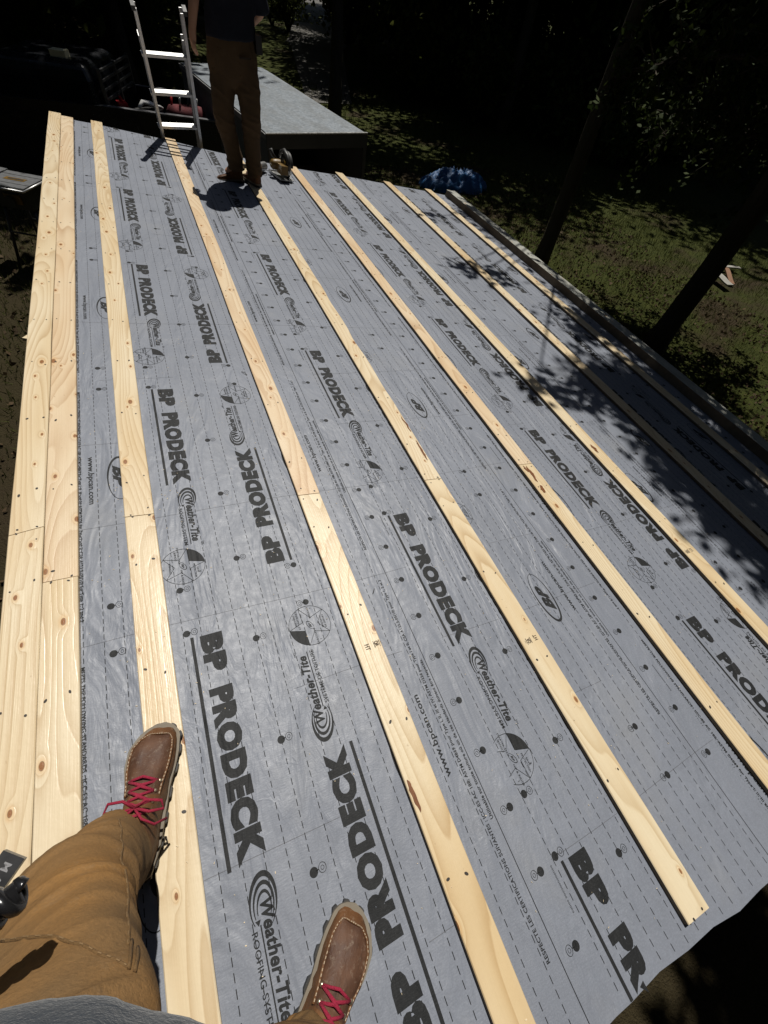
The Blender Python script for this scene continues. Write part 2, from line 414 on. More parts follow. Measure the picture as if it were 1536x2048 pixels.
CF_A = text2d('RESPECTE LES CERTIFICATIONS SUIVANTES : ICC-ES AC 188; ASTM D4869 pour Type I, II, III et IV; ASTM D226 pour Type I et II, CSA A123.3-05(10) pour Type 1, 2 et 3', 1.06, 0.0100, 0.024)
CF_B = text2d('Utilisable sur toute toiture où un de ces standards doivent être respectés.', 0.46, 0.0100, 0.024)
CODE = text2d('0000000000000 00002', 0.10, 0.0045, 0.0)
PER = 1.197
def tgt(b, x, y, z, s):     # nail target: filled spot, stem and ring; s = side of the ring
    f = lambda u, v: (x + u * s, y + v, z)
    b.add2d(disc(0, 0, 0.0102), f if s > 0 else (lambda u, v: (x - u, y + v, z)), 1)
    g = f if s > 0 else (lambda u, v: (x + v * 0 - u, y + v, z))
    b.add2d(merge([crescent(0.0215, 0.001, 0.0096, 0.0106, 0.0014, 0.0014, n=20), crescent(0.0215, 0.001, 0.0044, 0.0048, 0.0011, 0.0011, n=12), line(0.004, 0.0, 0.012, 0.001, 0.0022)]), g, 1)
# name: left edge, right edge, underline x, start y, top z
SHEETS = [(-1.11, 0.098, -0.663, 0.555, -0.0170), (0.02, 0.886, 0.129, -0.348, -0.0182), (0.80, 1.933, 1.177, 0.042, -0.0194), (1.85, 2.925, 2.168, 0.344, -0.0206)]
def faceflip(b):       # all 2-D print faces must look up
    for i, f in enumerate(b.f):
        if len(f) >= 3:
            p = [Vector(b.v[k]) for k in f]; a = Vector((0, 0, 0))
            for k in range(len(p)): a += p[k].cross(p[(k + 1) % len(p)])
            if a.z < 0: b.f[i] = tuple(reversed(f))
def clipbox(b, x0, x1):
    """drop faces whose centre falls outside the sheet"""
    F = []; M = []
    for f, m in zip(b.f, b.mi):
        cx = sum(b.v[k][0] for k in f) / len(f); cy = sum(b.v[k][1] for k in f) / len(f)
        if m == 0 or (x0 < cx < x1 and near(cx) + 0.004 < cy < far(cx) - 0.006): F.append(f); M.append(m)
    b.f, b.mi = F, M
for si, (xl, xr, ux, sy, z) in enumerate(SHEETS):
    xo = (0.018, 0.0, -0.02, -0.02)[si]; xu = (0.0, -0.030, -0.030, -0.028)[si]; b = MB()
    nx = max(2, int((xr - xl) / 0.1)); xs = [xl + (xr - xl) * i / nx for i in range(nx + 1)]
    pl = [(x, near(x)) for x in xs] + [(x, far(x)) for x in reversed(xs)]
    b.prism(pl, z - 0.0009, z)
    # frayed lip that curls down over the near edge
    for i in range(nx):
        x0, x1 = xs[i], xs[i + 1]
        b.quad([(x0, near(x0), z), (x0, near(x0) - 0.012, z - 0.03), (x1, near(x1) - 0.012, z - 0.03), (x1, near(x1), z)])
    zi = z + 0.0006
    vis_l = xl if si == 0 else SHEETS[si - 1][1] + 0.004
    # text blocks, repeated down the roll
    for n in range(-2, 6):
        s0 = sy + n * PER
        if s0 < -1.3 or s0 > 7.5: continue
        dn = lambda u, v, X=ux, Y=s0: (X + v, Y - u, zi)
        b.add2d(BL_EN if si != 1 else BL_FR2, dn, 1)
        up = lambda u, v, X=ux + xu + 0.354, Y=s0 + 0.188: (X - v, Y + u, zi)
        b.add2d(BL_FR, up, 1)
        ed = lambda u, v, X=ux - 0.150, Y=s0 - 0.508: (X + v, Y - u, zi)
        b.add2d(ELL, ed, 1)
        eu = lambda u, v, X=ux + xo + 0.472, Y=s0 + 0.672: (X - v, Y + u, zi)
        b.add2d(ELL, eu, 1)
        b.add2d(WWW, lambda u, v, X=ux - 0.246, Y=s0 - 0.39: (X + v, Y - u, zi), 1)
        b.add2d(WWW, lambda u, v, X=ux + xo + 0.578, Y=s0 + 0.582: (X - v, Y + u, zi), 1)
        b.add2d(CE_A, lambda u, v, X=ux - 0.277, Y=s0: (X + v, Y - u, zi), 1)
        b.add2d(CE_B, lambda u, v, X=ux - 0.293, Y=s0 - 0.29: (X + v, Y - u, zi), 1)
        b.add2d(CF_A, lambda u, v, X=ux + xo + 0.622, Y=s0 + 0.16: (X - v, Y + u, zi), 1)
        b.add2d(CF_B, lambda u, v, X=ux + xo + 0.642, Y=s0 + 0.45: (X - v, Y + u, zi), 1)
        b.add2d(CODE, lambda u, v, X=ux + xo + 0.735, Y=s0 + 0.30: (X + v, Y - u, zi), 1)
        for k in range(4): tgt(b, ux + 0.176, s0 - 0.058 - k * PER / 4, zi, 1)
        for k in range(8): tgt(b, ux + xo + 0.702, s0 + 0.003 + k * PER / 8, zi, -1)
        for r_ in (0.016, 0.166):
            tgt(b, ux - 0.012, s0 + r_, zi, 1); tgt(b, ux + xu + 0.356, s0 + r_, zi, -1)
            tgt(b, ux - 0.20, s0 + r_, zi, 1); tgt(b, ux + 0.49, s0 + r_, zi, -1)
    # dashed rules and the solid lap line
    y = near(0) + 0.01; zd = zi - 0.0002
    for k in range(-6, 14):
        x = ux - 0.022 + 0.0497 * k
        if x > ux + xo + 0.64 or x < vis_l or x > xr: continue
        y = near(x) + 0.008 + random.random() * 0.02
        while y < far(x) - 0.02:
            b.quad([(x - 0.00095, y, zd), (x + 0.00095, y, zd), (x + 0.00095, y + 0.0155, zd), (x - 0.00095, y + 0.0155, zd)], 1); y += 0.0245
    x = ux + xo + 0.650
    if x < xr:
        for k in range(60):
            y0 = near(x) + (far(x) - near(x)) * k / 60; y1 = near(x) + (far(x) - near(x)) * (k + 1) / 60
            w0 = 0.002 * sin(y0 * 3.1 + si); w1 = 0.002 * sin(y1 * 3.1 + si)
            b.quad([(x - 0.0011 + w0, y0, zd), (x + 0.0011 + w0, y0, zd), (x + 0.0011 + w1, y1, zd), (x - 0.0011 + w1, y1, zd)], 1)
    # thin dark lines that paint the shadow of folds across the roll
    rr = random.Random(20 + si)
    fold_y = [-0.33, -0.02, 0.31, 0.607, 1.03, 1.42, 1.83, 2.3, 2.95, 3.4, 4.1, 4.9] if si < 2 else [0.0 + rr.random() * 0.2 + k * 0.55 for k in range(-1, 9)]
    for fy in fold_y:
        xa = vis_l; wdt = xr - vis_l
        full = rr.random() < 0.55
        a, c = (0, 1) if full else sorted((rr.random(), rr.random()))
        px = None
        for k in range(13):
            f = lerp(a, c, k / 12); X = xa + wdt * f; Yy = fy + 0.006 * sin(X * 5 + fy * 9) - 0.02 * (X - ux) * 0.2
            if px: b.quad([(px[0], px[1], zd), (X, Yy, zd), (X, Yy + 0.0013, zd), (px[0], px[1] + 0.0013, zd)], 2)
            px = (X, Yy)
    clipbox(b, vis_l, xr); faceflip_m = [i for i in range(len(b.f)) if b.mi[i]]
    for i in faceflip_m:
        f = b.f[i]; p = [b.v[k] for k in f]; a = sum(p[k][0] * p[(k + 1) % len(p)][1] - p[(k + 1) % len(p)][0] * p[k][1] for k in range(len(p)))
        if a < 0: b.f[i] = tuple(reversed(f))
    o = b.build('underlayment', [MEM, INK, FOLD_SHADE], shed)
    tag(o, ['grey printed underlayment sheet beside the double edge boards', 'grey printed underlayment sheet between second and third strips of strapping', 'grey printed underlayment sheet in the middle of the roof', 'grey printed underlayment sheet shaded by the tree near the low eave'][si])
# last strip under the eave board
b = MB(); b.prism([(2.85, near(2.85)), (3.09, near(3.0)), (3.09, far(3.0)), (2.85, far(2.9))], -0.0224, -0.0215); b.build('underlayment', MEM, shed)

# ---- strapping ------------------------------------------------------
def board(name, x0, x1, y0, y1, z0, z1, mat, seed, parent=shed, wane=0.0, skew=(0, 0), nails=True, side=None):
    """a sawn board with slightly uneven edges, rounded arrises and nail holes"""
    rr = random.Random(seed); b = MB(); n = max(4, int((y1 - y0) / 0.05)); uo = (rr.random() * 20, rr.random() * 20)
    rings = []; E = 0.0022
    for i in range(n + 1):
        f = i / n; y = lerp(y0, y1, f)
        dx = 0.0022 * mnoise.noise(Vector((y * 1.1, seed, 0))); dl = 0.0012 * mnoise.noise(Vector((y * 3, seed, 5)))
        dr = 0.0015 * mnoise.noise(Vector((y * 3, seed, 9)))
        if wane: dr -= wane * max(0, mnoise.noise(Vector((y * 4.5, seed, 2))) + 0.15) * (1 if f > 0.25 else f * 4)
        dz = 0.0008 * mnoise.noise(Vector((y * 1.3, seed, 7)))
        a, c = x0 + dx + dl, x1 + dx + dr
        ya, yc = y + (skew[0] if i == 0 else skew[1] if i == n else 0) * 0.5, y - (skew[0] if i == 0 else skew[1] if i == n else 0) * 0.5
        ring = [(a, z0, ya), (a, z1 - E + dz, ya), (a + E, z1 + dz, ya), (lerp(a, c, .5), z1 + dz, y), (c - E, z1 + dz, yc), (c, z1 - E + dz, yc), (c, z0, yc)]
        rings.append([(p[0], p[2], p[1]) for p in ring])
    for i in range(n):
        for j in range(6):
            A, B, C, D = rings[i][j], rings[i][j + 1], rings[i + 1][j + 1], rings[i + 1][j]
            mi = 2 if (side and j in (0,)) else 0  # left side face darker: its shade is put into the colour
            b.quad([A, D, C, B][::-1] if False else [A, B, C, D][::-1], mi, [(q[0] + q[2] + uo[0], q[1] + uo[1]) for q in [A, B, C, D][::-1]])
    for ring, rev in ((rings[0], False), (rings[-1], True)):
        pts = ring if rev else ring[::-1]
        b.quad(pts[::-1] if False else pts, 0, [(q[0] * 1.0 + uo[0], q[2] * 3 + uo[1]) for q in pts])
    if nails:
        y = y0 + 0.03
        ys = [y0 + 0.018]
        k0 = math.ceil((y0 - 0.12) / 0.363)
        ys += [0.12 + 0.363 * k for k in range(k0, 20) if y0 + 0.1 < 0.12 + 0.363 * k < y1 - 0.08] + [y1 - 0.018]
        for y in ys:
            for fx in (0.22, 0.78):
                x = lerp(x0, x1, fx + rr.uniform(-0.06, 0.06)); yy = y + rr.uniform(-0.018, 0.018); r = rr.uniform(0.0022, 0.0036)
                b.v += []; n0 = len(b.v)
                e = rr.uniform(1.0, 1.9); an = rr.uniform(0, 3)
                for q in range(8):
                    u_, v_ = r * cos(q * pi / 4) * e, r * sin(q * pi / 4)
                    b.v.append((x + u_ * cos(an) - v_ * sin(an), yy + u_ * sin(an) + v_ * cos(an), z1 + 0.0012))
                b.f.append(tuple(n0 + q for q in range(8))); b.mi.append(1)
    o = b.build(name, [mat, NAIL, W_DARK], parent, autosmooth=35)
    return o
BW = 0.089
XB = [-0.8058, -0.2084, 0.3721, 0.9368, 1.4954, 2.0957, 2.6697]
ENDS = [(-0.615, 5.693), (-0.615, 5.60), (-0.596, 5.47), (-0.62, 5.41), (-0.62, 5.492), (-0.62, 5.485), (-0.62, 5.485)]
JO = {0: [1.036], 1: [1.012], 2: [0.985, 3.31], 3: [0.985], 4: [2.6], 5: [], 6: [2.1]}
MT = {0: [W_PALE, W_PALE], 1: [W_GOLD, W_PINK], 2: [W_GOLD, W_PALE, W_GOLD], 3: [W_GOLD, W_PINK], 4: [W_GOLD, W_PALE], 5: [W_PALE], 6: [W_PALE, W_PALE]}
DESC = {0: 'first strip, the one the left boot stands on', 1: 'second strip, beginning under the ladder', 2: 'third strip, beginning behind the standing worker', 3: 'fourth strip, beginning at the circular saw', 4: 'fifth strip', 5: 'sixth strip', 6: 'seventh strip, mostly in tree shade'}
for k, x in enumerate(XB):
    ys = [ENDS[k][0]] + JO[k] + [ENDS[k][1]]
    for q in range(len(ys) - 1):
        o = board('batten', x, x + BW, ys[q] + (0.0015 if q else 0), ys[q + 1] - (0.0 if q == len(ys) - 2 else 0.0015), -0.0165, 0.0, MT[k][q], 10 * k + q + 3,
                  wane=0.016 if (k == 2 and q == 1) else 0.0, skew=(0.004, 0.004), side=True)
        if len(ys) == 2: o['label'] = 'pale pine strip, the ' + DESC[k]
        else: o['label'] = '%s length of pine strapping in the %s' % (['near', 'far', 'farthest'][q] if len(ys) == 3 else ['near', 'middle', 'farthest'][q], DESC[k])
o = board('edge_board', -1.117, -1.0285, -0.62, 1.040, -0.0165, 0.0008, W_PALE, 101, skew=(0, -0.016)); o['label'] = 'near outer edge board with knots'
o = board('edge_board', -1.117, -1.0285, 1.043, 5.722, -0.0165, 0.0008, W_PALE, 114, skew=(-0.016, 0)); o['label'] = 'far outer edge board, pale'
o = board('edge_board', -1.0265, -0.9385, -0.62, 0.838, -0.0165, 0.0015, W_PALE, 123); o['label'] = 'near inner edge board, very pale'
o = board('edge_board', -1.0265, -0.9385, 0.841, 5.665, -0.0165, 0.0, W_PINK, 134); o['label'] = 'far inner edge board, pinkish'
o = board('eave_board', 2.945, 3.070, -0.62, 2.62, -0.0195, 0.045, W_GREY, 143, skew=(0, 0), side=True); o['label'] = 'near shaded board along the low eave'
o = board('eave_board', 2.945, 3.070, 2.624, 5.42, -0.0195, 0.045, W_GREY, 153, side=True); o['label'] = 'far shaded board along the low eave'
# resin pocket and bark streaks on single boards
RESIN = NT('resin_streak'); _o = RESIN.obj()
RESIN = RESIN.P(color=RESIN.mix(RESIN.noise(_o, 90, 4), (0.07, 0.025, 0.012), (0.26, 0.11, 0.045)), rough=0.3)
def streak(pts, wd, seed, z=0.0013):
    rr = random.Random(seed); b = MB(); L = []; R_ = []; n = 14
    for i in range(n + 1):
        t = i / n; p = Vector(pts[0]).lerp(Vector(pts[1]), t); w_ = wd * sin(pi * min(1, max(0.02, t))) ** 0.6 * (0.6 + 0.8 * abs(mnoise.noise(Vector((t * 5, seed, 0)))))
        off = 0.008 * mnoise.noise(Vector((t * 3, seed, 4))); L.append((p.x - w_ + off, p.y, z)); R_.append((p.x + w_ + off, p.y, z))
    for i in range(n): b.quad([L[i], R_[i], R_[i + 1], L[i + 1]][::-1] if L[0][1] > L[-1][1] else [L[i], R_[i], R_[i + 1], L[i + 1]])
    b.build('resin_streak', RESIN, shed)
streak([(0.975, 0.972), (0.972, 0.86)], 0.011, 2); streak([(0.968, 0.84), (0.965, 0.79)], 0.014, 5); streak([(0.958, 0.978), (0.962, 0.93)], 0.007, 8)
streak([(0.450, 1.42), (0.452, 1.30)], 0.006, 9); streak([(0.449, 1.24), (0.447, 1.10)], 0.007, 11); streak([(-0.200, -0.02), (-0.196, -0.10)], 0.009, 12); streak([(1.53, 1.05), (1.535, 0.98)], 0.012, 14)
# lumber grade stamps
STI = simple('stamp_ink', (0.07, 0.045, 0.025), 0.7)
def stamp(x, y, s):
    b = MB(); fn = lambda u, v: (x + v * s, y - u * s, 0.0014)
    b.add2d(text2d('HT', 0.020, 0.016, 0.01), fn, 0)
    fn2 = lambda u, v: (x + (v + 0.034) * s, y - (u - 0.002) * s, 0.0014)
    b.add2d(merge([text2d('QR', 0.018, 0.013, 0.03), line(-0.002, -0.003, 0.021, -0.003, 0.0015), line(-0.002, 0.016, 0.021, 0.016, 0.0015), shift(text2d('241', 0.009, 0.004), 0.004, 0.020)]), fn2, 0)
    for i, f in enumerate(b.f):
        p = [b.v[k] for k in f]; a = sum(p[k][0] * p[(k + 1) % len(p)][1] - p[(k + 1) % len(p)][0] * p[k][1] for k in range(len(p)))
        if a < 0: b.f[i] = tuple(reversed(f))
    b.build('grade_stamp', STI, shed)
stamp(-0.175, 0.365, 1); stamp(0.446, 0.185, -1); stamp(1.56, 0.29, -1)

# sawdust, splinters and staples scattered over the roof
rr = random.Random(404)
SAWD = simple('sawdust', (0.62, 0.52, 0.36), 0.8, var=0.3, scale=60)
b = MB()
for k in range(1700):
    y = rr.uniform(-0.55, 5.3) if k % 3 else rr.gauss(1.0, 0.5); x = rr.choice(XB) + rr.gauss(0.045, 0.11) if k % 2 else rr.uniform(-0.93, 2.9)
    if not (-0.93 < x < 2.9 and -0.6 < y < 5.35): continue
    onb = any(a - 0.002 < x < a + BW + 0.002 for a in XB); z = 0.0014 if onb else -0.0155
    if onb and rr.random() < 0.6: continue
    L = rr.uniform(0.0008, 0.0030); w_ = rr.uniform(0.0004, 0.0009); a = rr.uniform(0, 3.14); c_, s_ = cos(a), sin(a)
    b.quad([(x - c_ * L + s_ * w_, y - s_ * L - c_ * w_, z), (x + c_ * L + s_ * w_, y + s_ * L - c_ * w_, z), (x + c_ * L - s_ * w_, y + s_ * L + c_ * w_, z + 0.0006), (x - c_ * L - s_ * w_, y - s_ * L + c_ * w_, z + 0.0004)])
o = b.build('sawdust', SAWD); o.rotation_euler = (0, TILT, 0); tag(o, kind='stuff')
for (x, y, a, L) in ((-0.255, 1.86, 0.9, 0.035), (1.02, 2.62, 0.6, 0.03), (-0.06, 0.55, 2.2, 0.02), (0.42, 0.22, 0.7, 0.02)):
    b = MB(); b.tube([(x, y, -0.014), (x + L * 0.5 * cos(a), y - L * 0.5 * sin(a), -0.010), (x + L * cos(a), y - L * sin(a), -0.014)], 0.0014, 6)
    o = b.build('bent_nail', NAIL); o.rotation_euler = (0, TILT, 0)
    tag(o, {-0.255: 'dark bent nail left of the second strip, nearest the ladder', 1.02: 'dark bent nail beside the fourth strip, far half', -0.06: 'small dark nail right of the second strip, between its stamps and joint', 0.42: 'small dark nail under the edge of the third strip near the right edge'}[x], 'nail')
# ================================================================== people
def realize(o, name, mats, parent=None, smooth=True):
    dg = bpy.context.evaluated_depsgraph_get(); dg.update()
    me = bpy.data.meshes.new_from_object(o.evaluated_get(dg)); me.name = name
    me.materials.clear()
    for m in (mats if isinstance(mats, (list, tuple)) else [mats]): me.materials.append(m)
    if smooth: me.polygons.foreach_set('use_smooth', [True] * len(me.polygons))
    n = bpy.data.objects.new(name, me); COL.objects.link(n); n.parent = parent
    old = o.data; bpy.data.objects.remove(o); bpy.data.meshes.remove(old)
    return n
def fuse(b, name, mat, parent, voxel=0.008, smooth_it=3, fold=None):
    o = b.build('tmp', mat)
    md = o.modifiers.new('r', 'REMESH'); md.mode = 'VOXEL'; md.voxel_size = voxel
    if smooth_it:
        sm = o.modifiers.new('s', 'SMOOTH'); sm.iterations = smooth_it; sm.factor = 0.5
    n = realize(o, name, mat, parent)
    if fold:
        me = n.data; nn = [v.normal.copy() for v in me.vertices]
        for v, q in zip(me.vertices, nn): v.co = v.co + q * fold(v.co)
        me.update()
    return n
def skin(verts, edges, name, mat, parent, sub=2):
    me = bpy.data.meshes.new('tmp'); me.from_pydata([v[:3] for v in verts], edges, []); o = bpy.data.objects.new('tmp', me); COL.objects.link(o)
    o.modifiers.new('k', 'SKIN'); md = o.modifiers.new('s', 'SUBSURF'); md.levels = sub; md.render_levels = sub
    for i, v in enumerate(verts):
        r = v[3] if isinstance(v[3], tuple) else (v[3], v[3])
        me.skin_vertices[0].data[i].radius = r; me.skin_vertices[0].data[i].use_root = (i == 0)
    return realize(o, name, mat, parent)
SKIN = NT('skin'); _o = SKIN.obj()
SKIN = SKIN.P(color=SKIN.mix(SKIN.noise(_o, 30, 4), (0.36, 0.19, 0.12), (0.50, 0.29, 0.19)), rough=0.5)
HAIR = simple('brown_hair', (0.06, 0.035, 0.02), 0.7)
def hand(V, E, wi, wrist, d, palm, s, curl=0.9, r0=0.011):
    """fingers branching from the wrist vertex: d = hand direction, palm = palm normal, s = thumb side"""
    d = Vector(d).normalized(); pn = Vector(palm).normalized(); side = d.cross(pn).normalized() * s
    wv = Vector(wrist); pc = wv + d * 0.040; V.append((*pc, (0.034, 0.017))); ip = len(V) - 1; E.append((wi, ip))
    for k, (off, L) in enumerate(((-0.026, 0.058), (-0.009, 0.066), (0.009, 0.062), (0.025, 0.050))):
        base = pc + d * 0.030 - side * off; dirn = d.copy(); p = base; V.append((*p, 0.0095)); E.append((ip, len(V) - 1))
        for q in range(3):
            ang = curl * (0.35 + 0.25 * q); dirn = (dirn * cos(ang) + pn * sin(ang)).normalized()
            p = p + dirn * L * (0.45, 0.32, 0.25)[q]; V.append((*p, 0.0088 - 0.001 * q)); E.append((len(V) - 2, len(V) - 1))
    p = pc + side * 0.026 - d * 0.012; V.append((*p, 0.012)); E.append((ip, len(V) - 1))
    for q in range(2):
        p = p + (d * 0.75 + side * 0.5 + pn * 0.45).normalized() * (0.030 - 0.006 * q); V.append((*p, 0.010 - 0.001 * q)); E.append((len(V) - 2, len(V) - 1))
def body_mesh(J, parent):
    V = []; E = []
    def a(k, r, link=None):
        V.append((*J[k], r)); i = len(V) - 1
        if link is not None: E.append((link, i))
        return i
    p = a('pelvis', 0.085); wst = a('waist', 0.08, p); ch = a('chest', 0.085, wst)
    sh = a('upper', 0.06, ch); nk = a('neck', 0.050, sh)
    hd = Vector(J['head']); nkv = Vector(J['neck']); V.append((*(hd + (nkv - hd) * 0.25), (0.060, 0.070))); h1 = len(V) - 1; E.append((nk, h1))
    V.append((*(hd + (hd - nkv).normalized() * 0.035), (0.068, 0.078))); h2 = len(V) - 1; E.append((h1, h2))
    V.append((*(hd + (hd - nkv).normalized() * 0.085), (0.045, 0.052))); E.append((h2, len(V) - 1))
    fwd = Vector(J['face']).normalized()
    V.append((*(hd + fwd * 0.092), 0.010)); E.append((h2, len(V) - 1))         # nose
    for s, S in ((-1, 'l'), (1, 'r')):
        hp = a('hip_' + S, 0.065, p); kn = a('knee_' + S, 0.052, hp); an = a('ankle_' + S, 0.033, kn); t = a('toe_' + S, (0.026, 0.014), an)
        so_ = a('shoulder_' + S, 0.042, sh); el = a('elbow_' + S, 0.037, so_); wr = a('wrist_' + S, 0.026, el)
        hand(V, E, wr, J['wrist_' + S], J['hdir_' + S], J['palm_' + S], J.get('thumb_' + S, 1), J.get('curl_' + S, 0.8))
    ob = skin(V, E, 'body', SKIN, parent)
    # eyes, mouth and ears belong to the same head
    return ob
def face_bits(J, parent):
    hd = Vector(J['head']); fwd = Vector(J['face']).normalized(); up = (hd - Vector(J['neck'])).normalized(); rt = fwd.cross(up).normalized()
    for s in (-1, 1):
        b = MB(); c = hd + fwd * 0.070 + up * 0.03 + rt * 0.026 * s
        b.tube([c - fwd * 0.006, c + fwd * 0.006], [0.010, 0.008], 10)
        b.build('eye', simple('eye', (0.5, 0.48, 0.45), 0.3), parent, smooth=True)
    b = MB(); rings = []
    for i in range(9):
        t = -0.25 + i * 0.16; r = 0.090 * sqrt(max(0.02, 1 - (t * 0.85) ** 2)); c = hd + up * (0.02 + t * 0.075) - fwd * 0.012
        rings.append([c + (rt * cos(q * pi / 8) * 0.92 + fwd * sin(q * pi / 8)) * r for q in range(16)])
    b.loft(rings); b.build('hair', HAIR, parent, smooth=True)

# ---- boots
def leather(name, a, c, dk):
    t = NT(name); o = t.obj()
    n = t.noise(o, 14, 5, 0.65); n2 = t.noise(o, 90, 4, 0.7); n3 = t.noise(t.mapping(o, (60, 25, 25)), 1.0, 4, 0.7)
    k = t.mix(t.maprange(n, 0.35, 0.65, 0, 1), a, c)
    k = t.mix(t.maprange(n3, 0.55, 0.75, 0, 0.6), k, dk)
    k = t.mix(t.maprange(n2, 0.56, 0.78, 0, 0.5), k, (0.30, 0.24, 0.18))
    return t.P(color=k, rough=t.maprange(n, 0.3, 0.7, 0.48, 0.68), normal=t.bump(t.math('ADD', n2, t.math('MULTIPLY', n3, 1.5)), 0.45, 0.0022), spec=0.25)
L_RIM = leather('tan_leather', (0.100, 0.045, 0.019), (0.155, 0.072, 0.029), (0.040, 0.022, 0.013))
L_TOP = leather('brown_leather', (0.060, 0.029, 0.018), (0.112, 0.056, 0.032), (0.030, 0.017, 0.012))
WELT = simple('cream_midsole', (0.17, 0.145, 0.11), 0.75, var=0.2, scale=30)
LUG = simple('black_outsole', (0.016, 0.015, 0.014), 0.6)
STITCH = simple('cream_stitch', (0.42, 0.34, 0.24), 0.8)
LACE = simple('red_lace', (0.30, 0.010, 0.040), 0.75, bump=0.8, bscale=700, var=0.35, scale=200)
BRASS = simple('eyelet_metal', (0.5, 0.42, 0.3), 0.35, metal=0.9)
def boot(parent, name, loc, rz, s=1.0, mirror=1, detail=True, lace_mat=None, base_rot=None):
    root = empty(name, loc, base_rot or (0, 0, rz)); root.parent = parent
    L = 0.305
    prof = [(0.0, 0.012), (0.015, 0.034), (0.06, 0.041), (0.12, 0.039), (0.17, 0.043), (0.21, 0.051), (0.245, 0.052), (0.275, 0.043), (0.29, 0.032), (0.30, 0.017), (0.305, 0.0)]
    def hw(y):
        for (a, wa), (c, wc) in zip(prof, prof[1:]):
            if a <= y <= c: return lerp(wa, wc, (y - a) / (c - a))
        return 0.01
    def cx(y): return mirror * (0.010 * ss(0.10, 0.22, y) - 0.012 * ss(0.24, 0.31, y)) * -1
    def outline(grow, wob=0.0):
        R_ = []; L_ = []; N = 60
        for i in range(N + 1):
            t = i / N; y = L * (0.5 - 0.5 * cos(pi * t)); g = grow + (wob * (1 if (i // 3) % 2 else 0))
            sx_ = max(0.0, sin(pi * t)) ** 0.5; yo = -g * cos(pi * t)
            R_.append((cx(y) + hw(y) * min(1, sx_ * 3 + 0.001) + g * sx_, y + yo)); L_.append((cx(y) - hw(y) * min(1, sx_ * 3) - g * sx_, y + yo))
        return [(x * s, y * s) for x, y in R_ + L_[::-1][1:-1]]
    b = MB(); b.prism(outline(0.0085, -0.0070), 0.0, 0.019 * s); b.build('outsole', LUG, root)
    b = MB(); b.prism(outline(0.0050), 0.0175 * s, 0.031 * s); b.build('midsole', WELT, root, bevel=0.003 * s)
    # upper
    st = [0.004, 0.012, 0.03, 0.06, 0.09, 0.12, 0.15, 0.175, 0.20, 0.225, 0.25, 0.27, 0.285, 0.296, 0.3035]
    hh = {0.004: 0.150, 0.012: 0.158, 0.03: 0.162, 0.06: 0.160, 0.09: 0.150, 0.12: 0.128, 0.15: 0.104, 0.175: 0.088, 0.20: 0.076, 0.225: 0.069, 0.25: 0.063, 0.27: 0.057, 0.285: 0.048, 0.296: 0.038, 0.3035: 0.029}
    N = 26; b = MB(); rings = []
    for y in st:
        r_ = []; h = hh[y]
        for j in range(N + 1):
            a = pi * j / N; ca, sa = cos(a), sin(a)
            ex = 0.62 if y > 0.16 else 0.75
            X = (abs(ca) ** ex) * (1 if ca > 0 else -1) * hw(y) * (1.0 if sa < 0.7 else 1.0)
            Z = 0.027 + (h - 0.027) * (abs(sa) ** 0.72)
            if y > 0.10: X *= lerp(1.0, 0.90, sa)
            else: X *= lerp(1.0, 0.86, ss(0.2, 0.9, sa))
            yy = y + (0.004 * sa * ss(0.20, 0.30, y) * -1)
            X += 0.0012 * mnoise.noise(Vector((X * 60, y * 60, Z * 60)))
            r_.append(((cx(y) + X) * s, yy * s, Z * s))
        rings.append(r_)
    n0 = 0
    for i in range(len(rings) - 1):
        for j in range(N):
            jb = 5 if st[i] < 0.245 else 6 if st[i] < 0.265 else 8; top = (st[i] >= 0.145 and jb <= j <= N - 1 - jb and st[i] < 0.282)
            b.quad([rings[i][j], rings[i][j + 1], rings[i + 1][j + 1], rings[i + 1][j]][::-1], 1 if top else 0)
    b.quad(rings[-1]); b.quad(rings[0][::-1])
    # weld for smooth shading
    o = b.build('upper', [L_RIM, L_TOP], root, smooth=True)
    bm = bmesh.new(); bm.from_mesh(o.data); bmesh.ops.remove_doubles(bm, verts=bm.verts, dist=0.00005)
    bmesh.ops.recalc_face_normals(bm, faces=bm.faces)
    bmesh.ops.subdivide_edges(bm, edges=bm.edges, cuts=1, use_grid_fill=True); bmesh.ops.smooth_vert(bm, verts=bm.verts, factor=0.5)
    for v in bm.verts:
        q = v.co * (1 / s); wv = 0.0028 * mnoise.noise(Vector((q.x * 40, q.y * 26, q.z * 34))) + (0.0026 * sin(q.y * 250 + q.x * 90 + 4 * mnoise.noise(q * 25)) * ss(0.12, 0.15, q.y) * ss(0.205, 0.18, q.y))
        v.co += v.normal * wv * s
    bm.to_mesh(o.data); bm.free()
    for p in o.data.polygons: p.use_smooth = True
    if not detail: return root
    # raised apron seam
    seam = []
    for j, rng in ((5, range(6, 13)), (None, None), (N - 5, range(12, 5, -1))):
        if j is None:
            for q in range(10, N - 9, 2): seam.append(Vector(rings[12][q]) + Vector((0, -0.001 * s, 0.002)))
            continue
        for i in rng:
            jj = {11: 6, 12: 8}.get(i, 5); jj = jj if j == 5 else N - jj
            seam.append(Vector(rings[i][jj]) + Vector((0, -0.003 * s if i == 12 else 0, 0.0020)))
    b = MB(); b.tube(seam, 0.0030 * s, 8); b.build('apron_seam', L_RIM, root, smooth=True)
    b = MB()
    for k in range(len(seam) - 1):
        for f in (0.1, 0.4, 0.7):
            p = seam[k].lerp(seam[k + 1], f); q = seam[k].lerp(seam[k + 1], f + 0.17); up = Vector((0, 0, 0.0030 * s)); b.tube([p + up, q + up], 0.0009 * s, 5)
    b.build('stitching', STITCH, root)
    # laces: zigzag rows across the tongue
    b = MB()
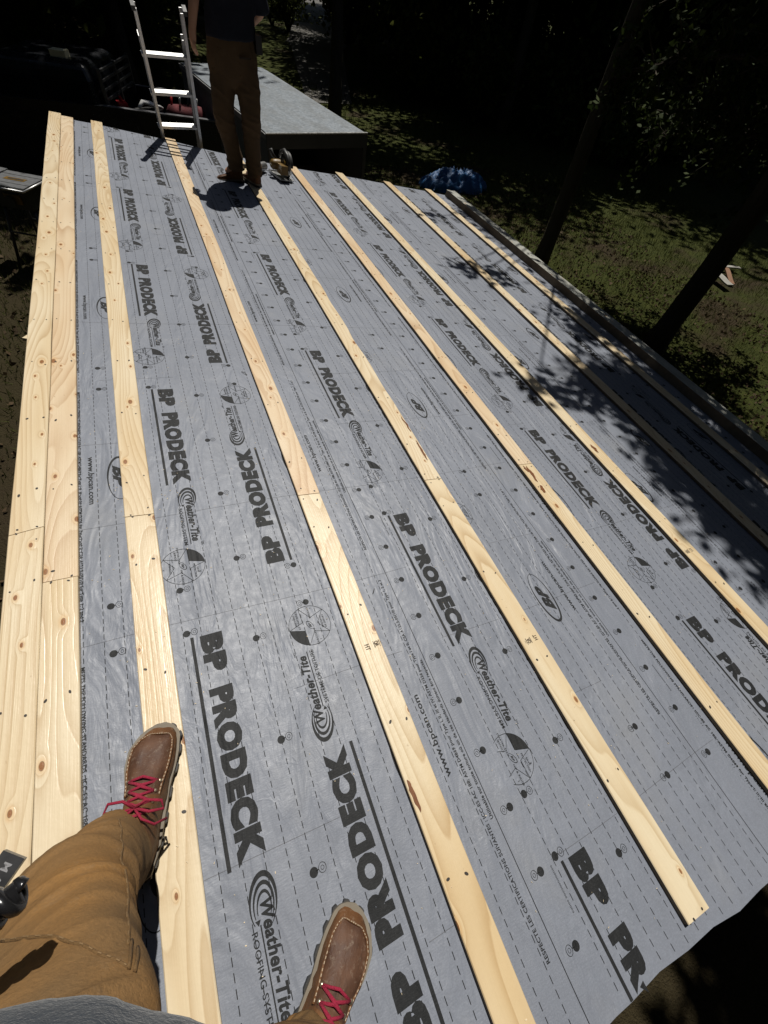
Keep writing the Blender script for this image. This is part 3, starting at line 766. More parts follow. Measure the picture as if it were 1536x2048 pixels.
    rows = [(0.178, 7), (0.158, 8), (0.138, 8), (0.118, 9)]
    def surf(y, j):
        for i in range(len(st) - 1):
            if st[i] <= y <= st[i + 1]:
                f = (y - st[i]) / (st[i + 1] - st[i]); return Vector(rings[i][j]).lerp(Vector(rings[i + 1][j]), f)
    for k, (y, j) in enumerate(rows):
        A = surf(y, j); B = surf(y, N - j); up = Vector((0, 0, 0.006 * s))
        for w_ in range(2):
            C = surf(y - 0.012 * (w_ * 2 - 1) * 0.7, N // 2) + Vector((0, 0, 0.004 * s))
            b.tube([A + up * 0.3, A.lerp(C, 0.5) + up * 1.1, C + up, C.lerp(B, 0.5) + up * 1.1, B + up * 0.3], 0.0029 * s, 8, flat=0.6)
        if k < 3:
            y2, j2 = rows[k + 1]; A2 = surf(y2, j2)
            b.tube([B + up * 0.5, surf((y + y2) / 2, N // 2) + up * 1.9, A2 + up * 0.5], 0.0029 * s, 8, flat=0.6)
        for P_ in (A, B):
            e = MB(); e.tube([P_ + Vector((0, 0, 0.0005)), P_ + Vector((0, 0, 0.0035 * s))], [0.0052 * s, 0.0036 * s], 12); e.build('eyelet', BRASS, root, smooth=True)
    for sgn in (-1, 1):     # bow and loose ends
        c = surf(0.125, N // 2) + Vector((0, 0, 0.012 * s))
        b.tube([c, c + Vector((0.022 * sgn, 0.012, 0.014)) * s, c + Vector((0.050 * sgn, 0.010, 0.006)) * s, c + Vector((0.056 * sgn, -0.004, -0.004)) * s, c + Vector((0.030 * sgn, -0.008, 0.006)) * s, c], 0.0030 * s, 8)
        b.tube([c, c + Vector((0.020 * sgn, -0.02, 0.012)) * s, c + Vector((0.043 * sgn, -0.03, -0.006)) * s, c + Vector((0.060 * sgn, -0.02, -0.035)) * s], 0.0026 * s, 8)
    b.build('laces', lace_mat or LACE, root, smooth=True)
    return root

# ---- cloth
def cloth(name, a, c, stain, rough=0.9, weave=900, sheen=0.15):
    t = NT(name); o = t.obj()
    n = t.noise(o, 4.2, 3, 0.55); f = t.noise(o, 260, 3, 0.7); sp = t.noise(t.mapping(o, (9, 9, 16)), 1.0, 4, 0.65, 0.8)
    k = t.mix(t.maprange(n, 0.3, 0.7, 0, 1), a, c)
    k = t.mix(t.maprange(f, 0.35, 0.75, 0, 0.35), k, [x * 0.5 for x in a])
    k = t.mix(t.maprange(sp, 0.63, 0.73, 0, 0.75), k, stain)
    k = t.mix(t.maprange(t.noise(t.mapping(o, (14, 30, 9), (0.4, 0.2, 0.9)), 1.0, 3, 0.6), 0.66, 0.76, 0, 0.6), k, stain)
    k = t.mix(t.maprange(t.noise(o, 17, 5, 0.75), 0.58, 0.8, 0, 0.4), k, [min(1, x * 1.7 + 0.02) for x in a])
    return t.P(color=k, rough=rough, spec=0.12, sheen=sheen, normal=t.bump(t.math('ADD', f, t.math('MULTIPLY', t.noise(o, 30, 5, 0.65), 1.5)), 0.5, 0.0022))
DUCK = cloth('tan_canvas', (0.150, 0.104, 0.058), (0.285, 0.148, 0.048), (0.040, 0.027, 0.018), sheen=0.0)
DUCK2 = cloth('brown_canvas', (0.072, 0.049, 0.029), (0.102, 0.066, 0.037), (0.04, 0.025, 0.012), sheen=0.0)
SHIRT = cloth('heather_shirt', (0.020, 0.029, 0.042), (0.036, 0.046, 0.060), (0.04, 0.05, 0.06))
SHIRT2 = cloth('navy_shirt', (0.012, 0.014, 0.022), (0.022, 0.025, 0.036), (0.012, 0.012, 0.02), sheen=0.0)

def ring_loft(b, rows, n=28, caps=True, mi=0):
    """rows: (cx, cy, cz, rx, ry, yaw)"""
    rings = []
    for i, (x, y, z, rx, ry, *yw) in enumerate(rows):
        a0 = yw[0] if yw else 0.0; tlt = yw[1] if len(yw) > 1 else 0.0
        rings.append([(x + rx * cos(q) * cos(a0) - ry * sin(q) * sin(a0), y + rx * cos(q) * sin(a0) + ry * sin(q) * cos(a0), z + tlt * ry * sin(q)) for q in [2 * pi * k / n for k in range(n)]])
    b.loft(rings, mi, caps)
def spl(rows, m=4):
    out = []
    for i in range(len(rows) - 1):
        p0 = rows[max(0, i - 1)]; p1 = rows[i]; p2 = rows[i + 1]; p3 = rows[min(len(rows) - 1, i + 2)]
        for q in range(m):
            t = q / m; out.append(tuple(0.5 * ((2 * b_) + (-a + c) * t + (2 * a - 5 * b_ + 4 * c - d) * t * t + (-a + 3 * b_ - 3 * c + d) * t ** 3) for a, b_, c, d in zip(p0, p1, p2, p3)))
    out.append(tuple(rows[-1])); return out

# ---------------- the photographer: built in roof coordinates, standing on the roof
pov = empty('person', tuple(RM @ Vector((-0.70, -0.15, 0.0))), (0, TILT, 0))
tag(pov, 'person in tan trousers and red-laced brown boots at the near end of the roof', 'person')
OP = Vector((-0.70, -0.15, 0.0))
def rel(p): return tuple(Vector(p) - OP)
JP = dict(pelvis=(-0.745, -0.18, 0.83), waist=(-0.75, -0.175, 0.97), chest=(-0.74, -0.20, 1.16), upper=(-0.73, -0.21, 1.27), neck=(-0.71, -0.21, 1.36), head=(-0.685, -0.15, 1.47), face=(0, 0.8, -0.6),
          hip_l=(-0.80, -0.15, 0.80), knee_l=(-0.865, 0.02, 0.45), ankle_l=(-0.85, 0.085, 0.085), toe_l=(-0.80, 0.20, 0.045),
          hip_r=(-0.67, -0.21, 0.80), knee_r=(-0.62, -0.28, 0.45), ankle_r=(-0.605, -0.36, 0.085), toe_r=(-0.53, -0.30, 0.035),
          shoulder_l=(-0.855, -0.21, 1.25), elbow_l=(-0.90, -0.24, 1.02), wrist_l=(-0.74, -0.115, 1.17), hdir_l=(0.6, 0.4, 0.5), palm_l=(0.5, 0.3, -0.8), thumb_l=1,
          shoulder_r=(-0.525, -0.21, 1.25), elbow_r=(-0.49, -0.30, 1.03), wrist_r=(-0.47, -0.33, 0.82), hdir_r=(0, 0, -1), palm_r=(-1, 0, 0), thumb_r=-1)
JR = {k: (rel(v) if isinstance(v, tuple) and k[:4] not in ('face', 'hdir', 'palm') else v) for k, v in JP.items()}
body_mesh(JR, pov); face_bits(JR, pov)
b = MB()
ring_loft(b, [rel(r[:3]) + r[3:] for r in spl([(-0.852, 0.090, 0.085, 0.058, 0.070, 0.0, 0.35), (-0.850, 0.090, 0.12, 0.061, 0.072, 0.0, 0.35), (-0.845, 0.080, 0.20, 0.064, 0.075, 0, 0.2), (-0.845, 0.055, 0.32, 0.072, 0.076, 0, 0.0), (-0.848, 0.020, 0.44, 0.085, 0.085, 0, -0.2), (-0.828, -0.035, 0.55, 0.092, 0.092, 0, -0.3), (-0.806, -0.090, 0.66, 0.102, 0.100, 0, -0.3), (-0.80, -0.140, 0.76, 0.102, 0.104, 0, -0.2), (-0.785, -0.18, 0.84, 0.088, 0.105, 0, 0)])])
ring_loft(b, [rel(r[:3]) + r[3:] for r in spl([(-0.600, -0.335, 0.085, 0.060, 0.070, -0.7, 0.3), (-0.600, -0.335, 0.12, 0.062, 0.072, -0.7, 0.3), (-0.608, -0.325, 0.22, 0.068, 0.074, -0.5, 0.1), (-0.618, -0.298, 0.35, 0.076, 0.080, -0.3, 0), (-0.622, -0.275, 0.48, 0.083, 0.085, 0, 0), (-0.615, -0.255, 0.64, 0.093, 0.093, 0, 0), (-0.63, -0.22, 0.76, 0.098, 0.10, 0, 0), (-0.64, -0.20, 0.84, 0.085, 0.11, 0, 0)])])
ring_loft(b, [rel(r[:3]) + r[3:] for r in spl([(-0.74, -0.18, 0.70, 0.09, 0.07, -0.4), (-0.755, -0.20, 0.76, 0.125, 0.095, -0.45), (-0.755, -0.185, 0.84, 0.145, 0.108, -0.47), (-0.755, -0.172, 0.92, 0.150, 0.112, -0.47), (-0.755, -0.172, 0.97, 0.145, 0.11, -0.47)])])
def fold_pov(c):
    p = c + OP
    f = 0.005 * mnoise.noise(Vector((p.x * 9, p.y * 9, p.z * 5))) + 0.003 * mnoise.noise(Vector((p.x * 22 + p.z * 14, p.y * 22, p.z * 20)))
    kn = math.exp(-((p.z - 0.42) / 0.13) ** 2) + 1.2 * math.exp(-((p.z - 0.15) / 0.07) ** 2) + math.exp(-((p.z - 0.72) / 0.08) ** 2)
    rdg = 1 - abs(mnoise.noise(Vector((p.x * 7 + 3, p.y * 7, p.z * 16 + p.x * 8)))) * 2.4
    f += 0.0075 * kn * max(0, rdg) ** 2 - 0.002
    return f
tr = fuse(b, 'trousers', DUCK, pov, 0.006, 6, fold_pov)
# cloth hem, seams and stitching raised on the trousers
from mathutils.bvhtree import BVHTree
bv = BVHTree.FromObject(tr, bpy.context.evaluated_depsgraph_get())
def on(path, lift=0.0006, toward=None):
    out = []
    for p in path:
        q, n, i, d = bv.find_nearest(Vector(rel(p)))
        if q is not None: out.append(q + n * lift)
    return out
def dens(path, step=0.006):
    out = []
    for a, c in zip(path, path[1:]):
        a = Vector(a); c = Vector(c); n = max(1, int((c - a).length / step))
        for k in range(n): out.append(tuple(a.lerp(c, k / n)))
    out.append(tuple(path[-1])); return out
SEAM = simple('tan_seam', (0.135, 0.075, 0.025), 0.85, bump=0.5, bscale=400)
SEAM2 = simple('seam_thread', (0.20, 0.125, 0.055), 0.85)
def seamline(paths):
    for path in paths:
        path = spl(path, 5); b = MB(); st_ = MB()
        pts = on(dens(path, 0.009), 0.0002); pts = [pts[0]] + [(pts[i - 1] + pts[i] * 2 + pts[i + 1]) / 4 for i in range(1, len(pts) - 1)] + [pts[-1]]; b.tube(pts, 0.0017, 8)
        for off in (0.0,):
            for k in range(0, len(pts) - 1, 1):
                if k % 2 == 0: st_.tube([pts[k] + Vector((0, 0.0015, 0.0016)), pts[k].lerp(pts[k + 1], 0.8) + Vector((0, 0.0015, 0.0016))], 0.0007, 5)
        b.build('seam', SEAM, tr, smooth=True); st_.build('stitching', SEAM2, tr)
CL = RM.inverted() @ Vector((-0.4252, 0.0, 1.3498)) - OP       # eye point in the person's own frame, to find the front of the cloth
CRL = RM.inverted() @ Matrix(CR).transposed()
def front(path):
    out = []
    for (px, py) in path:
        d = (CRL @ Vector(((px - 768) / 824.33, -(py - 1024) / 824.33, -1.0))).normalized(); q, n, i, dd = bv.ray_cast(CL, d)
        if q is not None: out.append(tuple(q + OP))
    return out
seamline([front([(238, 1640), (246, 1690), (252, 1740), (256, 1790), (258, 1845), (256, 1890)]), front([(4, 1882), (60, 1876), (120, 1877), (170, 1893), (215, 1915), (255, 1935)])])
for ab in ((front([(262, 1885), (256, 1940)]), 0), (front([(274, 1900), (268, 1945)]), 1)):
    b = MB(); b.tube(on(dens(ab[0]), 0.0012), 0.0028, 8, flat=0.6); b.build('tool_loop', SEAM, tr, smooth=True)
# shirt with sleeves
b = MB()
ring_loft(b, [rel(r[:3]) + r[3:] for r in spl([(-0.750, -0.150, 0.866, 0.172, 0.128, -0.47, 0.10), (-0.750, -0.150, 0.90, 0.172, 0.128, -0.47), (-0.745, -0.165, 1.00, 0.165, 0.118, -0.40), (-0.74, -0.21, 1.16, 0.165, 0.10, -0.25), (-0.73, -0.215, 1.26, 0.150, 0.083, -0.1), (-0.72, -0.215, 1.32, 0.085, 0.06)])])
for S in 'lr':
    A = Vector(JP['shoulder_' + S]); B_ = Vector(JP['elbow_' + S]); b.tube([Vector(rel(A.lerp(Vector(JP['upper']), 0.35))), Vector(rel(A)), Vector(rel(A.lerp(B_, 0.35))), Vector(rel(A.lerp(B_, 0.75)))], [0.06, 0.066, 0.060, 0.058], 16)
def fold_s(c): return 0.006 * mnoise.noise(Vector((c.x * 8, c.y * 8, c.z * 7))) + 0.003 * mnoise.noise(Vector((c.x * 24, c.y * 24, c.z * 9)))
fuse(b, 'shirt', SHIRT, pov, 0.008, 5, fold_s)
boot(pov, 'boot', rel((-0.848, 0.038, 0.0)), radians(-18), 1.0, 1)['label'] = 'dark brown moc-toe boot with red laces on the first strip'
boot(pov, 'boot', rel((-0.640, -0.405, -0.0165)), radians(-46), 1.0, -1)['label'] = 'lighter brown boot on the underlayment between the strips'

# black tool handle and coiled hose hanging by the left hip
tl = empty('hand_tool', tuple(RM @ Vector((-0.993, 0.094, 0.29))), (0, TILT, 0))
tag(tl, 'black tool handle end with white lettering beside the left trouser leg', 'tool')
BLK = simple('black_rubber', (0.012, 0.012, 0.013), 0.38, spec=0.5)
OT = Vector((-0.80, 0.09, 0.70))

# ---------------- the other worker at the far end
WO = R2W((0.36, 4.67, -0.017))
wk = empty('person', tuple(WO), (0, 0, 0))
tag(wk, 'worker in dark shirt and brown trousers standing at the far end of the roof', 'person')
def rw(p): return tuple(Vector(p) - WO)
JW = dict(pelvis=(0.365, 4.69, 0.72), waist=(0.375, 4.69, 0.86), chest=(0.40, 4.67, 1.06), upper=(0.405, 4.67, 1.19), neck=(0.41, 4.67, 1.28), head=(0.41, 4.68, 1.41), face=(-0.4, 0.8, -0.35),
          hip_l=(0.285, 4.70, 0.68), knee_l=(0.243, 4.68, 0.385), ankle_l=(0.285, 4.715, 0.06), toe_l=(0.19, 4.73, 0.01),
          hip_r=(0.445, 4.68, 0.68), knee_r=(0.445, 4.62, 0.38), ankle_r=(0.430, 4.64, 0.04), toe_r=(0.38, 4.76, -0.01),
          shoulder_l=(0.225, 4.69, 1.17), elbow_l=(0.145, 4.65, 0.97), wrist_l=(0.105, 4.64, 0.845), hdir_l=(-0.15, 0.05, -1), palm_l=(0.9, 0.2, 0.0), thumb_l=-1, curl_l=0.6,
          shoulder_r=(0.575, 4.67, 1.17), elbow_r=(0.62, 4.70, 0.96), wrist_r=(0.555, 4.83, 0.88), hdir_r=(-0.4, 0.9, 0.0), palm_r=(-0.8, 0, -0.4), thumb_r=-1)
JWR = {k: (rw(v) if isinstance(v, tuple) and k[:4] not in ('face', 'hdir', 'palm') else v) for k, v in JW.items()}
body_mesh(JWR, wk); face_bits(JWR, wk)
b = MB()
ring_loft(b, [rw(r[:3]) + r[3:] for r in spl([(0.290, 4.715, 0.030, 0.068, 0.074), (0.287, 4.712, 0.085, 0.066, 0.070), (0.285, 4.712, 0.13, 0.067, 0.07), (0.262, 4.695, 0.26, 0.070, 0.072), (0.243, 4.68, 0.385, 0.080, 0.082), (0.262, 4.69, 0.52, 0.092, 0.095), (0.282, 4.695, 0.62, 0.100, 0.105), (0.295, 4.695, 0.72, 0.09, 0.10)])])
ring_loft(b, [rw(r[:3]) + r[3:] for r in spl([(0.432, 4.640, 0.002, 0.066, 0.075), (0.432, 4.645, 0.058, 0.064, 0.070), (0.432, 4.645, 0.10, 0.065, 0.07), (0.438, 4.635, 0.24, 0.069, 0.071), (0.446, 4.62, 0.38, 0.076, 0.080), (0.452, 4.64, 0.50, 0.087, 0.09), (0.452, 4.665, 0.62, 0.096, 0.10), (0.44, 4.68, 0.72, 0.09, 0.10)])])
ring_loft(b, [rw(r[:3]) + r[3:] for r in spl([(0.365, 4.69, 0.56, 0.10, 0.07), (0.365, 4.69, 0.62, 0.175, 0.112), (0.367, 4.69, 0.70, 0.190, 0.125), (0.37, 4.69, 0.78, 0.180, 0.118), (0.372, 4.69, 0.86, 0.168, 0.108)])])
def fold_w(c):
    f = 0.004 * mnoise.noise(Vector((c.x * 10, c.y * 10, c.z * 6)))
    kn = math.exp(-((c.z - 0.42) / 0.10) ** 2) + 1.3 * math.exp(-((c.z - 0.14) / 0.07) ** 2) + 0.8 * math.exp(-((c.z - 0.62) / 0.06) ** 2)
    rdg = 1 - abs(mnoise.noise(Vector((c.x * 7 + 9, c.y * 7, c.z * 18 + c.x * 8)))) * 2.4
    return f + 0.009 * kn * max(0, rdg) ** 2 - 0.002
wt = fuse(b, 'trousers', DUCK2, wk, 0.008, 4, fold_w)
b = MB(); pk = Vector(rw((0.44, 4.56, 0.735)))
b.box(pk, (0.085, 0.006, 0.010), 0); b.build('back_pocket', simple('pocket_dark', (0.03, 0.02, 0.012), 0.9), wt)
b = MB(); b.box(Vector(rw((0.565, 4.67, 0.80))), (0.045, 0.09, 0.10), 0); b.build('belt_pouch', BLK, wt, bevel=0.008)
b = MB()
ring_loft(b, [rw(r[:3]) + r[3:] for r in spl([(0.378, 4.69, 0.815, 0.182, 0.125), (0.38, 4.69, 0.88, 0.178, 0.12), (0.395, 4.68, 1.0, 0.168, 0.112), (0.405, 4.67, 1.12, 0.182, 0.108), (0.407, 4.67, 1.20, 0.155, 0.085), (0.41, 4.67, 1.25, 0.08, 0.06)])])
for S, f in (('l', 0.5), ('r', 1.05)):
    A = Vector(JW['shoulder_' + S]); B_ = Vector(JW['elbow_' + S]); b.tube([Vector(rw(A.lerp(Vector(JW['upper']), 0.35))), Vector(rw(A)), Vector(rw(A.lerp(B_, f * 0.5))), Vector(rw(A.lerp(B_, f)))], [0.06, 0.065, 0.058, 0.056], 16)
fuse(b, 'shirt', SHIRT2, wk, 0.009, 4, fold_s)
DKL = simple('dark_lace', (0.05, 0.03, 0.02), 0.8)
boot(wk, 'boot', rw(R2W((0.345, 4.705, -0.0165))), 0, 0.78, 1, True, DKL, base_rot=(0, TILT, radians(84)))
boot(wk, 'boot', rw(R2W((0.452, 4.570, 0.001))), 0, 0.80, -1, True, DKL, base_rot=(0, TILT, radians(22)))
b = MB(); hd = Vector(rw(JW['head']))       # cap
ring_loft(b, [(hd.x, hd.y, hd.z + 0.035, 0.098, 0.108), (hd.x, hd.y, hd.z + 0.085, 0.090, 0.100), (hd.x, hd.y, hd.z + 0.125, 0.05, 0.055)])
b.box((hd.x - 0.04, hd.y + 0.12, hd.z + 0.045), (0.13, 0.12, 0.008)); b.build('cap', SHIRT2, wk, smooth=False)

# black rubber tool handle + hose (in front of the left hip)
b = MB()
ax = Vector((0.66, 0.75, 0.0)).normalized(); upv = Vector((0.2, -0.1, 1)).normalized(); sdv = ax.cross(upv).normalized(); upv = sdv.cross(ax)
Rt = Matrix((sdv, ax, upv)).transposed()
b.box((0, 0, 0), (0.035, 0.125, 0.022), 0, Rt); b.build('grip', BLK, tl, bevel=0.004)
b = MB(); fn = lambda u, v: tuple(Rt @ Vector((0.012 - v, 0.030 - u, 0.0126)))
b.add2d(text2d('M A X', 0.042, 0.0115, 0.03), lambda u, v: tuple(Rt @ Vector((-0.004 + v, 0.052 - u, 0.0114))), 0)
b.build('lettering', simple('white_print', (0.22, 0.22, 0.23), 0.6), tl)
hs = empty('air_hose', tuple(RM @ Vector((-0.777, 0.048, 0.76))), (0, TILT, 0)); tag(hs, 'glossy black coiled hose in front of the left thigh', 'hose')
b = MB(); pts = []
dr = Vector((-0.90, -0.36, 0.02)).normalized(); e1 = Vector((0, 0, 1)); e2 = dr.cross(e1)
for k in range(160):
    t = k / 159; a = t * 2 * pi * 8.5; r = 0.0095 * min(1, 0.35 + t * 8)
    pts.append(dr * (0.115 * t) + (e1 * cos(a) + e2 * sin(a)) * r)
b.tube(pts, 0.0052, 10); b.tube([dr * 0.004, dr * 0.115], 0.0098, 12); b.build('coil', simple('glossy_black', (0.012, 0.012, 0.013), 0.22, spec=0.6), hs, smooth=True)
# ================================================================== ladder
ALU = NT('aluminium'); _o = ALU.obj()
ALU = ALU.P(color=ALU.mix(ALU.noise(_o, 20, 4), (0.42, 0.42, 0.42), (0.62, 0.62, 0.61)), metal=0.85, rough=ALU.maprange(ALU.noise(_o, 60, 3), 0.3, 0.7, 0.32, 0.5), normal=ALU.bump(ALU.noise(ALU.mapping(_o, (300, 300, 4)), 1.0, 3), 0.2, 0.001))
ALUR = simple('bright_rung', (0.50, 0.50, 0.49), 0.42, metal=0.75, var=0.15)
CAPB = simple('black_plastic', (0.02, 0.02, 0.02), 0.5)
LX0, LX1 = -0.232, 0.112
def lp(x, h): return Vector((x, 5.645 - 0.44 * h, h))
ladder = empty('extension_ladder', tuple(lp((LX0 + LX1) / 2, -1.95)), (0, 0, 0))
tag(ladder, 'aluminium extension ladder rising past the far edge of the roof beside the worker', 'ladder')
OL = lp((LX0 + LX1) / 2, -1.95)
dl = Vector((0, -0.44, 1)).normalized(); nl = Vector((0, 1, 0.44)).normalized(); Rl = Matrix((Vector((1, 0, 0)), nl, dl)).transposed()
def rail(x, h0, h1, off, nm, flare=0.0):
    b = MB(); c0 = lp(x, h0) - OL + nl * off; c1 = lp(x + flare, h1) - OL + nl * off; L = (c1 - c0).length; m = (c0 + c1) / 2
    b.box(m, (0.005, 0.064, L), 0, Rl)
    for s in (-1, 1): b.box(m + Rl @ Vector((0.010 * (1 if x < 0 else -1), s * 0.031, 0)), (0.022, 0.005, L), 0, Rl)
    o = b.build(nm, ALU, ladder); return o
rail(LX0, -1.93, 0.70, 0.035, 'base_rail'); rail(LX1, -1.93, 0.70, 0.035, 'base_rail')
rail(LX0 + 0.004, -1.0, 0.885, -0.035, 'fly_rail'); rail(LX1 - 0.004, -1.0, 0.885, -0.035, 'fly_rail', 0.03)
k = -7
while k <= 2:
    h = 0.105 + 0.245 * k
    for off, dh, ok in ((0.035, -0.012, h < 0.68), (-0.035, 0.022, h > -0.95)):
        if not ok: continue
        b = MB(); m = (lp(LX0, h + dh) + lp(LX1, h + dh)) / 2 - OL + nl * off
        b.box(m, (LX1 - LX0 + 0.02, 0.032, 0.018), 0, Rl); b.box(m + Rl @ Vector((0, 0, 0.010)), (LX1 - LX0 + 0.01, 0.026, 0.004), 0, Rl)
        b.build('rung', ALUR, ladder, bevel=0.003)
    k += 1
for x in (LX0, LX1):
    b = MB(); b.box(lp(x, -1.93) - OL + nl * 0.035, (0.05, 0.10, 0.05), 0, Rl); b.build('foot', CAPB, ladder, bevel=0.006)
    b = MB(); b.box(lp(x + (0.026 if x > 0 else 0.004), 0.885) - OL - nl * 0.035, (0.028, 0.070, 0.03), 0, Rl); b.build('end_cap', CAPB, ladder, bevel=0.004)

# ================================================================== circular saw on the roof edge
SP = R2W((0.77, 5.03, -0.017)); saw = empty('circular_saw', tuple(SP), (0, TILT, radians(12)))
tag(saw, 'yellow and black circular saw resting on the roof edge beside the worker', 'circular saw')
YEL = simple('yellow_plastic', (0.14, 0.08, 0.013), 0.4, var=0.15)
STL = simple('worn_steel', (0.45, 0.45, 0.44), 0.35, metal=0.9)
b = MB(); b.box((0, 0, 0.012), (0.15, 0.26, 0.005)); b.box((-0.072, 0, 0.018), (0.004, 0.26, 0.014)); b.box((0, 0.128, 0.018), (0.15, 0.004, 0.014)); b.build('shoe', STL, saw)
b = MB(); N = 24
for xx in (0.030, 0.062): pass
pl = [(0.105 * cos(a), 0.105 * sin(a)) for a in [pi * k / N for k in range(N + 1)]]
rings = [[(x, p[0] - 0.0, 0.105 + p[1]) for p in pl] for x in (0.035, 0.04, 0.066, 0.071)]
rings[0] = [(0.035, p[0] * 0.93, 0.105 + p[1] * 0.93) for p in pl]; rings[3] = [(0.071, p[0] * 0.93, 0.105 + p[1] * 0.93) for p in pl]
b.loft(rings); b.build('upper_guard', CAPB, saw, smooth=False, autosmooth=35)
b = MB(); b.cyl((0.053, 0, 0.085), 0.092, 0.003, 40, 0, 'X'); b.build('blade', STL, saw, autosmooth=30)
b = MB(); pl2 = [(0.098 * cos(a), 0.098 * sin(a)) for a in [pi + 0.1 + (pi - 0.9) * k / 16 for k in range(17)]]
b.loft([[(x, p[0], 0.095 + p[1] * 0.85) for p in pl2] for x in (0.040, 0.066)]); b.build('lower_guard', STL, saw)
b = MB(); b.tube([(0.03, 0, 0.10), (0.0, 0, 0.10), (-0.06, 0, 0.10), (-0.10, 0, 0.10), (-0.115, 0, 0.10)], [0.04, 0.043, 0.043, 0.038, 0.024], 20); b.build('motor', YEL, saw, smooth=True)
b = MB(); b.tube([(0.01, -0.12, 0.09), (0.01, -0.125, 0.14), (0.01, -0.09, 0.19), (0.01, -0.02, 0.215), (0.01, 0.04, 0.19), (0.01, 0.06, 0.15)], [0.018, 0.02, 0.021, 0.02, 0.018, 0.02], 12); b.build('handle', CAPB, saw, smooth=True)
b = MB(); b.tube([(-0.02, 0.07, 0.12), (-0.05, 0.10, 0.15), (-0.07, 0.105, 0.19)], [0.014, 0.016, 0.018], 12); b.build('front_grip', CAPB, saw, smooth=True)
b = MB(); b.box((-0.04, -0.10, 0.09), (0.07, 0.09, 0.07)); b.build('battery', YEL, saw, bevel=0.008)
# nailer lying next to it
NP = R2W((0.58, 5.07, -0.017)); nl_ = empty('nail_gun', tuple(NP), (0, TILT, radians(55)))
tag(nl_, 'silver and black nail gun lying between the worker and the circular saw', 'nail gun')
b = MB(); b.cyl((0, 0, 0.045), 0.036, 0.17, 20, 0, 'X'); b.cyl((-0.10, 0, 0.045), 0.030, 0.04, 20, 0, 'X', 0.022); b.build('cylinder', STL, nl_, autosmooth=40)
b = MB(); b.tube([(0.0, 0.02, 0.05), (0.02, 0.08, 0.045), (0.03, 0.15, 0.04)], [0.02, 0.019, 0.022], 12); b.build('handle', CAPB, nl_, smooth=True)
b = MB(); b.box((-0.07, 0.11, 0.03), (0.03, 0.20, 0.045), 0, Matrix.Rotation(radians(25), 3, 'Z')); b.build('magazine', CAPB, nl_, bevel=0.004)
b = MB(); b.tube([(0.03, 0.15, 0.04), (0.06, 0.19, 0.02), (0.12, 0.17, 0.006), (0.16, 0.08, 0.005), (0.13, -0.02, 0.005), (0.19, -0.10, 0.005)], 0.0055, 8); b.build('hose', CAPB, nl_, smooth=True)

# ================================================================== vehicles
def pwin(b, pts, mi=0): b.quad(pts, mi)
TP = simple('black_car_paint', (0.006, 0.007, 0.009), 0.30, var=0.2, spec=0.25, coat=0.15)
GL = NT('dark_glass'); GL = GL.P(color=(0.006, 0.007, 0.008), rough=0.12, spec=0.25)
RUB = simple('tyre_rubber', (0.02, 0.02, 0.02), 0.85); RIM = simple('wheel_rim', (0.30, 0.30, 0.31), 0.35, metal=0.8)
TRIM = simple('grey_trim', (0.25, 0.25, 0.25), 0.45, metal=0.4)
truck = empty('pickup_truck', (-0.18, 10.05, zg(-0.2, 10.0)), (0, 0, radians(-19)))
tag(truck, 'black pickup truck with slatted cab guard, parked beyond the far roof edge', 'pickup truck')
# local: +x = tail, -x = nose, width along y (near side = -y)
W2 = 0.80
b = MB()
prof = [(1.62, 0.42), (1.62, 1.27), (-0.42, 1.29), (-0.42, 1.29), (-2.35, 1.26), (-3.40, 1.14), (-3.55, 0.75), (-3.52, 0.38), (-2.95, 0.30), (-0.9, 0.30), (0.3, 0.32)]
bed_x0, bed_x1 = -0.38, 1.56
# lower body built as side panels so the bed stays hollow
for s in (-1, 1):
    y = s * W2
    b.loft([[(x, y, z) for x, z in prof], [(x, y - s * 0.09, z) for x, z in prof]], 0)
b.box((0.6, 0, 0.92), (2.0, 1.5, 0.20)); b.box((1.585, 0, 0.93), (0.05, 1.55, 0.66)); b.box((-0.42, 0, 0.96), (0.06, 1.5, 0.64))
b.loft([[(-0.45, y, z) for y, z in ((-0.72, 0.4), (0.72, 0.4), (0.72, 1.26), (-0.72, 1.26))], [(-2.35, y, z) for y, z in ((-0.72, 0.4), (0.72, 0.4), (0.72, 1.25), (-0.72, 1.25))], [(-3.35, y, z) for y, z in ((-0.72, 0.4), (0.72, 0.4), (0.72, 1.13), (-0.72, 1.13))], [(-3.5, y, z) for y, z in ((-0.70, 0.4), (0.70, 0.4), (0.70, 0.8), (-0.70, 0.8))]])
b.build('body', TP, truck, bevel=0.015)
b = MB()
def cabring(x, z, w_): return [(x, -w_, z), (x, -w_ + 0.10, z + 0.0), (x, w_ - 0.10, z + 0.0), (x, w_, z)]
cab = [[(-0.46, -0.77, 1.24), (-0.46, 0.77, 1.24), (-2.40, 0.77, 1.24), (-2.40, -0.77, 1.24)],
       [(-0.50, -0.70, 1.52), (-0.50, 0.70, 1.52), (-1.98, 0.70, 1.52), (-1.98, -0.70, 1.52)],
       [(-0.56, -0.64, 1.66), (-0.56, 0.64, 1.66), (-1.80, 0.62, 1.66), (-1.80, -0.62, 1.66)],
       [(-0.66, -0.54, 1.70), (-0.66, 0.54, 1.70), (-1.65, 0.52, 1.70), (-1.65, -0.52, 1.70)]]
b.loft(cab); b.build('cab', TP, truck, bevel=0.04)
